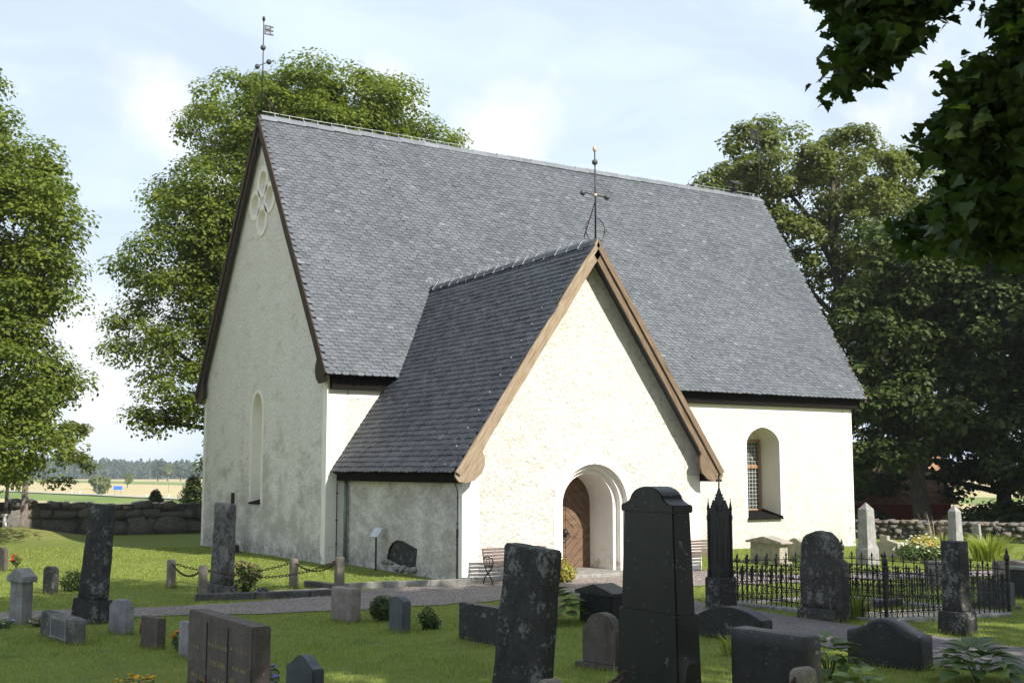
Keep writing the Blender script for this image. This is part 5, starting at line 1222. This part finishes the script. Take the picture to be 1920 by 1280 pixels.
targets = [Vector((-4.3, -22.0, 6.2)), Vector((-2.5, -22.4, 6.6)), Vector((-2.2, -22.2, 5.0)), Vector((-1.6, -22.6, 4.6))]
spines = []
for k, t in enumerate(targets):
    s = stems[k % 3]; P = [s.lerp(t, q) + Vector((0, 0, .5 * sin(q * 3))) for q in np.linspace(0, 1, 7)]; spines += P[2:]
    hb.tube([p - Vector(B) for p in P], [.07 - .009 * i for i in range(7)], 6)
done = list(spines); todo = list(hc)          # twigs grow from the nearest wood already there
best = [min((( p - c).length, i) for i, p in enumerate(done)) for c in todo]
while todo:
    k = min(range(len(todo)), key=lambda i: best[i][0]); c = todo.pop(k); dd_, i = best.pop(k); s = done[i]
    sag = Vector((random.uniform(-.08, .08), random.uniform(-.08, .08), random.uniform(-.02, .08)))
    hb.tube([s - Vector(B), s.lerp(c, .5) - Vector(B) + sag, c - Vector(B)], [.012, .009, .005], 4); done.append(c)
    for j, q in enumerate(todo):
        d2 = (q - c).length
        if d2 < best[j][0]: best[j] = (d2, len(done) - 1)
hb.build('trunk', M['bark'], hang, True)
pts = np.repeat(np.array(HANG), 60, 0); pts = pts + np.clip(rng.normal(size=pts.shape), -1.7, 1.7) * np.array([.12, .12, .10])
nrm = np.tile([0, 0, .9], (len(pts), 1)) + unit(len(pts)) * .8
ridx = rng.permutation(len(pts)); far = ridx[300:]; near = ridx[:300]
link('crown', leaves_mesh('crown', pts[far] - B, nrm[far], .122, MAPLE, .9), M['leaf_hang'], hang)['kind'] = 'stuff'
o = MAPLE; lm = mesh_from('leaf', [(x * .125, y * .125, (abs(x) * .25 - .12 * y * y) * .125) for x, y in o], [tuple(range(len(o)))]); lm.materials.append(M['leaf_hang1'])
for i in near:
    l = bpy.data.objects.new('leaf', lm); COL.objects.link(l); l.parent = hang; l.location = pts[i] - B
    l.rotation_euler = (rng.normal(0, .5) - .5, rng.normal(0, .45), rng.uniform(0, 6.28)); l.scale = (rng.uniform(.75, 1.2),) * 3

# small trees and bushes of the middle distance
t_ = thing('young_tree', 'young pale-leaved tree with whitewashed foot before the boulder wall', 'tree', (-4.9, 19.4, gz(-4.9, 19.4)))
MB().tube([(0, 0, -.1), (.03, 0, 1.2), (.10, 0, 3.2), (.3, 0, 5.0)], [.075, .065, .05, .03], 8).tube([(.08, 0, 2.2), (1.2, .1, 3.0), (2.4, .1, 3.1)], [.035, .025, .012], 6).tube([(.08, 0, 2.8), (-1.2, .1, 3.8)], [.035, .012], 6).tube([(.1, 0, 3.0), (1.3, .1, 4.2), (2.0, 0, 5.0)], [.03, .02, .01], 6).build('trunk', M['bark'], t_)
MB().tube([(0, 0, .0), (.01, 0, .55)], [.079, .073], 8).build('white_foot', M['white'], t_)
cl = [(x, random.uniform(-.8, .8), z, random.uniform(.35, .6)) for x, z in [(random.uniform(-2.2, 2.2), random.uniform(2.2, 5.4)) for _ in range(46)]] + [(random.uniform(1.8, 3.0), random.uniform(-.6, .6), random.uniform(2.2, 3.9), .4) for _ in range(14)] + [(random.uniform(-.4, 2.4), random.uniform(-.3, .7), random.uniform(1.5, 2.2), .4) for _ in range(10)]
P, N = crown_points(cl, 130, .7); link('crown', leaves_mesh('crown', P, N, .14), M['leaf_ash'], t_)
def bush(name, label, cat, x, y, lobes, n, size, leaf, droop=.2, group=None, stems=5):
    z = gz(x, y); root = thing(name, label, cat, (x, y, z), 0, group); i = rng.integers(0, len(lobes), n); L_ = np.array(lobes)[i]; u = unit(n); q = rng.uniform(.55, 1.03, (n, 1))
    P = L_[:, :3] + u * L_[:, 3:6] * q; P[:, 2] = np.maximum(P[:, 2], .01); link('foliage', leaves_mesh('foliage', P, u + np.array([0, 0, .6]) + unit(n) * .5, size, None, droop), M[leaf], root)
    s = MB()
    for k in range(stems):
        l = lobes[k % len(lobes)]; s.tube([(random.uniform(-.06, .06), random.uniform(-.06, .06), -.03), (l[0] + random.uniform(-.5, .5) * l[3], l[1] + random.uniform(-.5, .5) * l[4], l[2])], [.012, .005], 4)
    s.build('stem', M['bark'], root); return root
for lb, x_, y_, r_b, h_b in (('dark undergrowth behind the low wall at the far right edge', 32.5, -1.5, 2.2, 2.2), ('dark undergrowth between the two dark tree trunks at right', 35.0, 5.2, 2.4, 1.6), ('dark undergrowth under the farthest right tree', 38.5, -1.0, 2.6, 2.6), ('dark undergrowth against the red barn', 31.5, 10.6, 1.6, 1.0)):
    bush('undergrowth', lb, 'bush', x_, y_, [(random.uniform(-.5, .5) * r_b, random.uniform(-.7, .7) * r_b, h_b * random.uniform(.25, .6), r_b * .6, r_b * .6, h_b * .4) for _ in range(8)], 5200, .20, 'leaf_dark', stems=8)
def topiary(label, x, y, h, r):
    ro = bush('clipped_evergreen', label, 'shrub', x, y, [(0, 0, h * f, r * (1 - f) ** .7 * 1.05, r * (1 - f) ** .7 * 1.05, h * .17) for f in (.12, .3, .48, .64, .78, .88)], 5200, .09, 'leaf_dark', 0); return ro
topiary('small pointed clipped evergreen peeking over the boulder wall', 1.55, 22.6, 1.75, .95)
topiary('taller clipped evergreen cone beside the church gable corner', 3.3, 23.0, 2.35, 1.35)
bush('shrub', 'feathery green bush behind the short dark pillar stone', 'shrub', -6.95, -3.75, [(0, 0, .22, .26, .24, .24), (.16, .05, .18, .2, .2, .2)], 1500, .045, 'leaf_bush')
bush('shrub', 'round dark clipped box bush beside the pinkish stone', 'shrub', -3.62, -11.15, [(0, 0, .20, .23, .23, .21)], 2600, .035, 'leaf_dark')
bush('shrub', 'scraggly dark little shrub right of the slim blue-grey stone', 'shrub', -3.50, -12.45, [(0, 0, .17, .14, .14, .18), (.08, 0, .1, .15, .14, .12)], 480, .05, 'leaf_dark')
b_ = bush('flowering_shrub', 'yellow and pink shrub left of the church door', 'shrub', 2.30, -7.25, [(0, 0, .30, .36, .34, .30), (.2, -.05, .22, .3, .3, .24), (-.12, 0, .45, .26, .24, .18)], 2400, .06, 'leaf_yellow')
def blossoms(root, centres, r, mat, petals=6, name='blossom'):
    v = []; f = []
    m_ = MB()
    for k in range(petals):
        a = 2 * pi * k / petals; c, s = cos(a), sin(a); w = .5
        m_.add([(0, 0, 0), (r * (c * .6 - s * w * .6), r * (s * .6 + c * w * .6), r * .22), (r * c, r * s, r * .12), (r * (c * .6 + s * w * .6), r * (s * .6 - c * w * .6), r * .22)], [(0, 3, 2, 1)])
    m_.ball((0, 0, r * .1), r * .28, 6, 4); me = m_.mesh(name); me.materials.append(M[mat])
    for c in centres:
        o_ = bpy.data.objects.new(name, me); COL.objects.link(o_); o_.parent = root; o_.location = c
        o_.rotation_euler = (random.uniform(-.7, .5), random.uniform(-.6, .4), random.uniform(0, 6)); o_.scale = (random.uniform(.75, 1.2),) * 3
def spots(n, lobes, top=True):
    out = []
    for _ in range(n):
        l = random.choice(lobes); u = unit(1)[0]; u[2] = abs(u[2]) if top else u[2]; out.append((l[0] + u[0] * l[3], l[1] + u[1] * l[4], l[2] + u[2] * l[5]))
    return out
blossoms(b_, spots(40, [(0, 0, .30, .38, .36, .33), (-.12, 0, .46, .27, .25, .2)]), .035, 'pinkf', 5)
def flowers(label, x, y, lobes, n, mat, r, leaf='leaf_bush', nl=700, ls=.05, name='flower_clump'):
    ro = bush(name, label, 'flowers', x, y, lobes, nl, ls, leaf); blossoms(ro, spots(n, [(a, b, c, d * 1.05, e * 1.05, f * 1.12) for a, b, c, d, e, f in lobes]), r, mat); return ro
flowers('orange marigolds between the brown square stone and the lilac one', -7.30, -12.85, [(0, 0, .14, .16, .20, .13)], 12, 'orange', .045)
flowers('red flowers right of the lilac-grey stepped stone', -7.30, -11.05, [(0, 0, .11, .12, .14, .11)], 14, 'redf', .04, 'leaf_dark')
f_ = flowers('orange and yellow marigolds at the bottom edge before the inscribed stone', -9.12, -18.05, [(0, 0, .24, .18, .26, .22), (-.06, .35, .23, .16, .2, .20)], 34, 'yellow', .030)
blossoms(f_, spots(14, [(0, -.05, .25, .2, .26, .21)]), .032, 'orange')
flowers('small orange flowers against the foot of the inscribed stone', -8.86, -18.55, [(0, 0, .24, .12, .2, .24)], 9, 'orange', .026, 'leaf_bush', 500)
flowers('grey-green lavender with violet blossoms right of the inscribed stone', -8.02, -17.75, [(0, 0, .20, .16, .22, .22), (.10, .1, .3, .12, .14, .14)], 16, 'purple', .035, 'leaf_lav', 1500, .06)
flowers('dark red flowers at the foot of the small peaked stone', -7.15, -17.95, [(0, 0, .12, .14, .14, .1)], 8, 'redf', .035, 'leaf_dark')
flowers('small red flowers behind the round box bush', -3.45, -11.30, [(.05, .1, .13, .09, .12, .1)], 7, 'redf', .03, 'leaf_dark', 250)
flowers('red flowers behind the stone cut off at the left edge', -7.10, 2.1, [(0, 0, .25, .12, .12, .12)], 10, 'redf', .045, 'leaf_dark', 200)
flowers('dull pink sedum heads beside the mottled stele', -4.20, -6.15, [(0, 0, .22, .22, .2, .24), (.12, -.05, .38, .2, .18, .18), (-.05, 0, .5, .16, .16, .14)], 60, 'dullpink', .045, 'leaf_bush', 900)
flowers('small violet flowers at the foot of the pink sedum', -3.95, -6.45, [(0, 0, .08, .12, .1, .08)], 9, 'purple', .03, 'leaf_bush', 220)
flowers('white flowering low shrub in front of the far right daylilies', 15.0, -6.25, [(0, 0, .25, .5, .45, .24), (.5, -.3, .2, .4, .35, .2)], 40, 'whitef', .05, 'leaf_bush', 1500, .07)
flowers('pale yellow-green flowering shrub between white flowers and daylilies', 15.9, -5.9, [(0, 0, .35, .55, .5, .34)], 40, 'whitef', .05, 'leaf_yellow', 1600, .07)
flowers('small green plant at the foot of the pale tomb', 11.2, -5.6, [(0, 0, .1, .35, .2, .12)], 6, 'whitef', .04, 'leaf_bush', 500)
bq = flowers('white and violet bouquet lying at the foot of the capped stone', -8.95, -8.9, [(0, 0, .08, .16, .14, .07), (-.2, .05, .07, .15, .12, .06)], 22, 'whitef', .035, 'leaf_lav', 300); blossoms(bq, spots(8, [(0, 0, .08, .16, .14, .08)]), .035, 'purple')
flowers('small dry flowers below the capped stone at left', -8.45, -9.0, [(0, 0, .08, .14, .14, .07)], 6, 'whitef', .02, 'dry', 240)
def blades(label, x, y, n, h, spread, mat, name='daylily', cat='plant', w=.022, arch_=.55, single=0):
    ro = thing(name, label, cat, (x, y, gz(x, y))); v = []; f = []
    for k in range(n):
        a = random.uniform(0, 2 * pi); r0_ = random.uniform(0, spread * .5); hh = h * random.uniform(.6, 1.1); rr_ = spread * random.uniform(.3, 1.); dx, dy = cos(a), sin(a); b0 = len(v); bx, by = r0_ * dx, r0_ * dy
        for i, t in enumerate((0, .4, .75, 1.)):
            px_, pz = r0_ + rr_ * t ** 1.6, hh * (t * (1 + arch_) - arch_ * t * t * 1.25); ww = w * (1 - t) + .002
            v += [(px_ * dx - dy * ww, px_ * dy + dx * ww, pz), (px_ * dx + dy * ww, px_ * dy - dx * ww, pz)]
        f += [(b0 + 2 * i, b0 + 2 * i + 1, b0 + 2 * i + 3, b0 + 2 * i + 2) for i in range(3)]
    tag(link('leaf_blades', mesh_from('leaf_blades', v, f), M[mat], ro), kind='stuff'); return ro
blades('yellow-green daylily clump left of the narrow black stele', 16.8, -5.9, 170, .75, .6, 'leaf_lily', w=.018)
blades('large yellow-green daylily clump right of the narrow black stele', 17.2, -7.15, 330, .85, .95, 'leaf_lily', w=.018)
blades('dry tall grass stems by the far right wall behind the daylilies', 22.4, -1.2, 60, 1.1, .7, 'dry', 'dry_stems', 'plant', .012, .1)
blades('dry grey stems standing behind the black pedestal tomb', .15, -12.1, 60, .42, .5, 'dry', 'dry_stems', 'plant', .008, .1)
blades('dry thin stems above the hosta by the black tomb', -1.0, -12.2, 24, .5, .3, 'dry', 'dry_stems', 'plant', .007, .1)
blades('green fern-like tuft between black curved stone and speckled slab', -1.35, -16.85, 60, .32, .3, 'grass_tuft', 'leafy_tuft', 'plant', .02, .5)
blades('small green tuft before the long wavy stone', -1.15, -17.9, 50, .28, .28, 'grass_tuft', 'leafy_tuft', 'plant', .018, .5)
blades('green tuft at the foot of the iron monument block', 1.2, -14.35, 40, .22, .22, 'grass_tuft', 'leafy_tuft', 'plant', .014, .4)
blades('grass growing at the corner of the iron fence beside the rough stone', 3.05, -14.95, 90, .55, .35, 'grass_tuft', 'leafy_tuft', 'plant', .014, .3)
def hosta(label, x, y, r, h, n):
    ro = thing('hosta', label, 'plant', (x, y, gz(x, y)), 0, 'hostas between the graves'); v = []; f = []
    prof_ = [(0, .03), (.15, .28), (.40, .42), (.68, .34), (.88, .14), (1., .0)]
    for t, wd in prof_: v += [(t, -wd, .10 * wd * 2 - .28 * t * t), (t, 0, -.28 * t * t), (t, wd, .10 * wd * 2 - .28 * t * t)]
    for i in range(5): f += [(3 * i, 3 * i + 3, 3 * i + 4, 3 * i + 1), (3 * i + 1, 3 * i + 4, 3 * i + 5, 3 * i + 2)]
    me = mesh_from('leaf', v, f, True); me.materials.append(M['hosta'])
    for k in range(n):
        q = k / n; a = k * 2.399; o_ = bpy.data.objects.new('leaf', me); COL.objects.link(o_); o_.parent = ro
        rad = r * (.15 + .62 * q); o_.location = (cos(a) * rad, sin(a) * rad, h * (1 - .62 * q) * random.uniform(.85, 1.1)); o_.rotation_euler = (random.uniform(-.2, .2), -.55 + .75 * q + random.uniform(-.15, .15), a + random.uniform(-.25, .25)); sc_ = r * random.uniform(.42, .58); o_.scale = (sc_, sc_ * .92, sc_)
    s = MB()
    for k in range(8):
        a = k * 2.4; s.tube([(0, 0, -.02), (cos(a) * r * .2, sin(a) * r * .2, h * .5), (cos(a) * r * .5, sin(a) * r * .5, h * .6)], .008, 4)
    s.build('stem', M['hosta'], ro)
hosta('broad-leaved hosta left of the black pedestal tomb', -1.45, -12.85, .52, .50, 42)
hosta('broad-leaved hosta at the bottom right beside the cross path', -.62, -19.95, .50, .36, 40)
hosta('broad-leaved hosta between the speckled slab and the wavy stone', -1.9, -19.0, .42, .44, 34)
hosta('low broad-leaved plant at bottom right of the speckled slab', -3.2, -20.6, .36, .34, 26)

# far landscape trees
def far_tree(name, label, x, y, h, r, leaf, n=1500, conical=False, cat='tree', s=None, trunk_h=.25):
    z = gz(x, y); ro = thing(name, label, cat, (x, y, z)); s = s or h * .10
    if conical: lob = [(0, 0, h * f, r * (1.05 - f), r * (1.05 - f), h * .12) for f in (.18, .32, .46, .6, .74, .88)]
    else: lob = [(random.uniform(-.45, .45) * r, random.uniform(-.45, .45) * r, h * random.uniform(trunk_h + .15, .82), r * .62, r * .62, h * .2) for _ in range(9)]
    i = rng.integers(0, len(lob), n); L_ = np.array(lob)[i]; u = unit(n); P = L_[:, :3] + u * L_[:, 3:6] * rng.uniform(.6, 1.05, (n, 1)); P[:, 2] = np.maximum(P[:, 2], .1)
    link('crown', leaves_mesh('crown', P, u + unit(n) * .5 + np.array([0, 0, .5]), s), M[leaf], ro); MB().tube([(0, 0, -.2), (0, 0, h * .7)], [r * .09, r * .04], 6).build('trunk', M['bark'], ro)
far_tree('round_bush', 'round dark bushy tree beside the country road', 61.1, 309, 5.4, 3.4, 'leaf_ash', 1500, s=.7, trunk_h=.05)
far_tree('field_tree', 'small pale tree standing alone in the stubble field', 100, 440, 6.2, 1.9, 'leaf_ash', 900, s=.8)
far_tree('field_tree', 'leftmost dark fir in the field clump by the far forest', 183, 711, 12.5, 4.6, 'leaf_far', 1300, s=1.4)
far_tree('field_tree', 'bushy tree of the field clump left of the tall fir', 188, 707, 11.0, 4.2, 'leaf_ash', 1200, s=1.4)
far_tree('field_tree', 'tall fir in the middle of the field clump', 196, 706, 13.0, 3.8, 'leaf_far', 1200, s=1.4)
far_tree('field_tree', 'rightmost fir of the field clump near the gable corner', 207, 716, 12.0, 4.2, 'leaf_far', 1200, s=1.4)
for lb, (x, y) in (('thin pole in the stubble left of the lone field tree', (58.5, 300)), ('thin pole in the stubble right of the lone field tree', (86, 330))):
    tag(MB().tube([(x, y, gz(x, y) - .2), (x, y, gz(x, y) + 5.0)], .07, 6).build('field_pole', M['s_grey']), lb, 'pole', 'thin poles in the fields')
# wooded ridge on the horizon: one mass
V = []; N_ = []
cx_, cy_ = np.array([-150., 1040.]), np.array([420., 800.])
for k in range(1400):
    t = rng.random(); dep_ = rng.random() ** 1.3 * 170; base_ = cx_ * (1 - t) + cy_ * t; nrm_ = np.array([.39, .92]); p = base_ + nrm_ * dep_
    hgt = rng.uniform(8, 13); rise = dep_ * (.075 + .045 * sin(t * 5.5 + 1.1)) * max(.25, sin(pi * min(max((t - .05) * 1.05, 0), 1)))
    z0 = gz(p[0], p[1]) - .5 + rise; m_ = 70; f_r = rng.uniform(.02, 1, m_); con = rng.random() < .6; rad = (rng.uniform(2.4, 4.0)) * ((1.08 - f_r) if con else np.sqrt(np.maximum(1 - (2 * f_r - 1) ** 2, .05))); a = rng.uniform(0, 6.283, m_)
    V.append(np.stack([p[0] + rad * np.cos(a), p[1] + rad * np.sin(a), z0 + hgt * f_r], 1)); N_.append(np.stack([np.cos(a), np.sin(a), np.full(m_, .5)], 1))
tag(link('far_forest', leaves_mesh('far_forest', np.concatenate(V), np.concatenate(N_) + unit(len(V) * 70) * .4, 2.3), M['leaf_far']), kind='stuff')
hx = np.linspace(-1, 2, 40)
hv = []
for t in hx:
    for d_ in (0, 60, 120, 180, 400):
        b_2 = cx_ * (1 - t) + cy_ * t + np.array([.39, .92]) * d_; rise = min(d_, 180) * (.075 + .045 * sin(t * 5.5 + 1.1)) * max(.25, sin(pi * min(max((t - .05) * 1.05, 0), 1))); hv.append((b_2[0], b_2[1], gz(*b_2) - .6 + rise))
hf = [(i * 5 + j, (i + 1) * 5 + j, (i + 1) * 5 + j + 1, i * 5 + j + 1) for i in range(39) for j in range(4)]
tag(link('wooded_hill', mesh_from('wooded_hill', hv, hf, True), M['leaf_far']), kind='structure')

# lawn: blades on top of the sheet, thinning with distance
def in_poly(P, poly):
    x, y = P[:, 0], P[:, 1]; c = np.zeros(len(P), bool)
    for i in range(len(poly)):
        (x1, y1), (x0, y0) = poly[i], poly[i - 1]
        with np.errstate(divide='ignore', invalid='ignore'): c ^= ((y1 > y) != (y0 > y)) & (x < (x0 - x1) * (y - y1) / (y0 - y1 + 1e-12) + x1)
    return c
def blade_points(n):
    f = rng.uniform(8.0, 34.0, n * 2) ** 1; f = 8 + 30 * rng.random(n * 2) ** 1.35; lat = rng.uniform(-.50, .50, n * 2) * f
    P = np.stack([CAM.x + f * SY + lat * CY, CAM.y + f * CY - lat * SY], 1); ok = np.ones(len(P), bool)
    for pr in (PATH1, PATH2): ok &= ~in_poly(P, [a for a, b in pr] + [b for a, b in pr][::-1])
    ok &= ~((P[:, 0] > .1) & (P[:, 0] < 7.4) & (P[:, 1] > -6.45)); ok &= ~((P[:, 0] > -.1) & (P[:, 0] < 19.8) & (P[:, 1] > -.05) & (P[:, 1] < 10.8)); ok &= P[:, 1] < 20.2
    ok &= ~in_poly(P, [(-4.3, -6.85), (-2.5, -7.1), (-2.4, -6.0), (-3.9, -5.9)])
    return P[ok][:n], f[ok][:n]
P, f = blade_points(230000)
ring = []          # longer uncut grass hugging the foot of every stone and post
for o in bpy.data.objects:
    if o.parent is None and o.get('category') in ('gravestone', 'obelisk', 'post', 'monument'):
        ex = [c for c in o.children if c.type == 'MESH']; bb = [Vector(q) for c in ex for q in c.bound_box if q[2] < .4]
        if not bb: continue
        hx, hy = max(abs(q.x) for q in bb), max(abs(q.y) for q in bb); R = Matrix.Rotation(o.rotation_euler.z, 2)
        for _ in range(130):
            t_ = random.choice((0, 1)); sgn = random.choice((-1, 1)); e_x = (sgn * (hx + abs(random.gauss(0, .025))), random.uniform(-hy, hy)) if t_ else (random.uniform(-hx, hx), sgn * (hy + abs(random.gauss(0, .025))))
            q = R @ Vector(e_x); ring.append((o.location.x + q.x, o.location.y + q.y))
ring = np.array(ring); nr = len(ring); P = np.concatenate([P, ring]); f = np.concatenate([f, 12 + 0 * ring[:, 0]]); n = len(P); z = np.array([ground_z(x, y) for x, y in P]); a = rng.uniform(0, 6.283, n); h = rng.uniform(.018, .055, n) * (1 + .35 * np.sin(P[:, 0] * 1.3) * np.cos(P[:, 1] * 1.1)); w = .0035 * (f / 10) ** .9; h[-nr:] = rng.uniform(.05, .13, nr)
tip = np.stack([P[:, 0] + np.cos(a + 1.4) * h * .6, P[:, 1] + np.sin(a + 1.4) * h * .6, z + h], 1)
v0 = np.stack([P[:, 0] - np.cos(a) * w, P[:, 1] - np.sin(a) * w, z - .004], 1); v1 = np.stack([P[:, 0] + np.cos(a) * w, P[:, 1] + np.sin(a) * w, z - .004], 1)
v = np.stack([v0, v1, tip], 1).reshape(-1, 3)
tag(link('lawn_grass', np_mesh('lawn_grass', v, np.arange(n * 3), np.arange(n) * 3), M['grass_tuft']), 'mown lawn grass between the graves', None, kind='stuff')
for ch in [o for o in bpy.data.objects if o.name.startswith('lawn_grass')]: del ch['label']

# loose stones on the gravel
def pebbles(poly, n, name):
    p = np.array(poly); q = np.stack([rng.uniform(p[:, 0].min(), p[:, 0].max(), n * 3), rng.uniform(p[:, 1].min(), p[:, 1].max(), n * 3)], 1); q = q[in_poly(q, poly)][:n]; k = len(q)
    z = np.array([ground_z(x, y) for x, y in q]) + .018; r = rng.uniform(.006, .020, (k, 1, 1)); o = np.array([(1, 0, 0), (0, 1, 0), (-1, 0, 0), (0, -1, 0), (0, 0, .7), (0, 0, -.7)])[None] * rng.uniform(.6, 1.3, (k, 6, 1))
    v = np.concatenate([q, z[:, None]], 1)[:, None] + o * r; fs = np.array([(0, 1, 4), (1, 2, 4), (2, 3, 4), (3, 0, 4), (1, 0, 5), (2, 1, 5), (3, 2, 5), (0, 3, 5)])
    tag(link(name, np_mesh(name, v.reshape(-1, 3), (np.arange(k)[:, None, None] * 6 + fs[None]).reshape(-1), np.arange(k * 8) * 3), M['sand']), kind='stuff')
pebbles([a for a, b in PATH1[2:10]] + [b for a, b in PATH1[2:10]][::-1], 9000, 'loose_gravel')
# summer air: far fields and woods fade a little
hz = MB().box(-2600, 2600, -2600, 2600, -8, 33).build('haze', None)
m, gg = newmat('haze_air'); pv = gg.n('ShaderNodeVolumePrincipled', {'Color': (.82, .90, 1, 1), 'Density': .00026, 'Anisotropy': .1})
gg.t.links.new(pv.outputs[0], gg.n('ShaderNodeOutputMaterial').inputs['Volume']); hz.data.materials.append(m); tag(hz, kind='stuff')
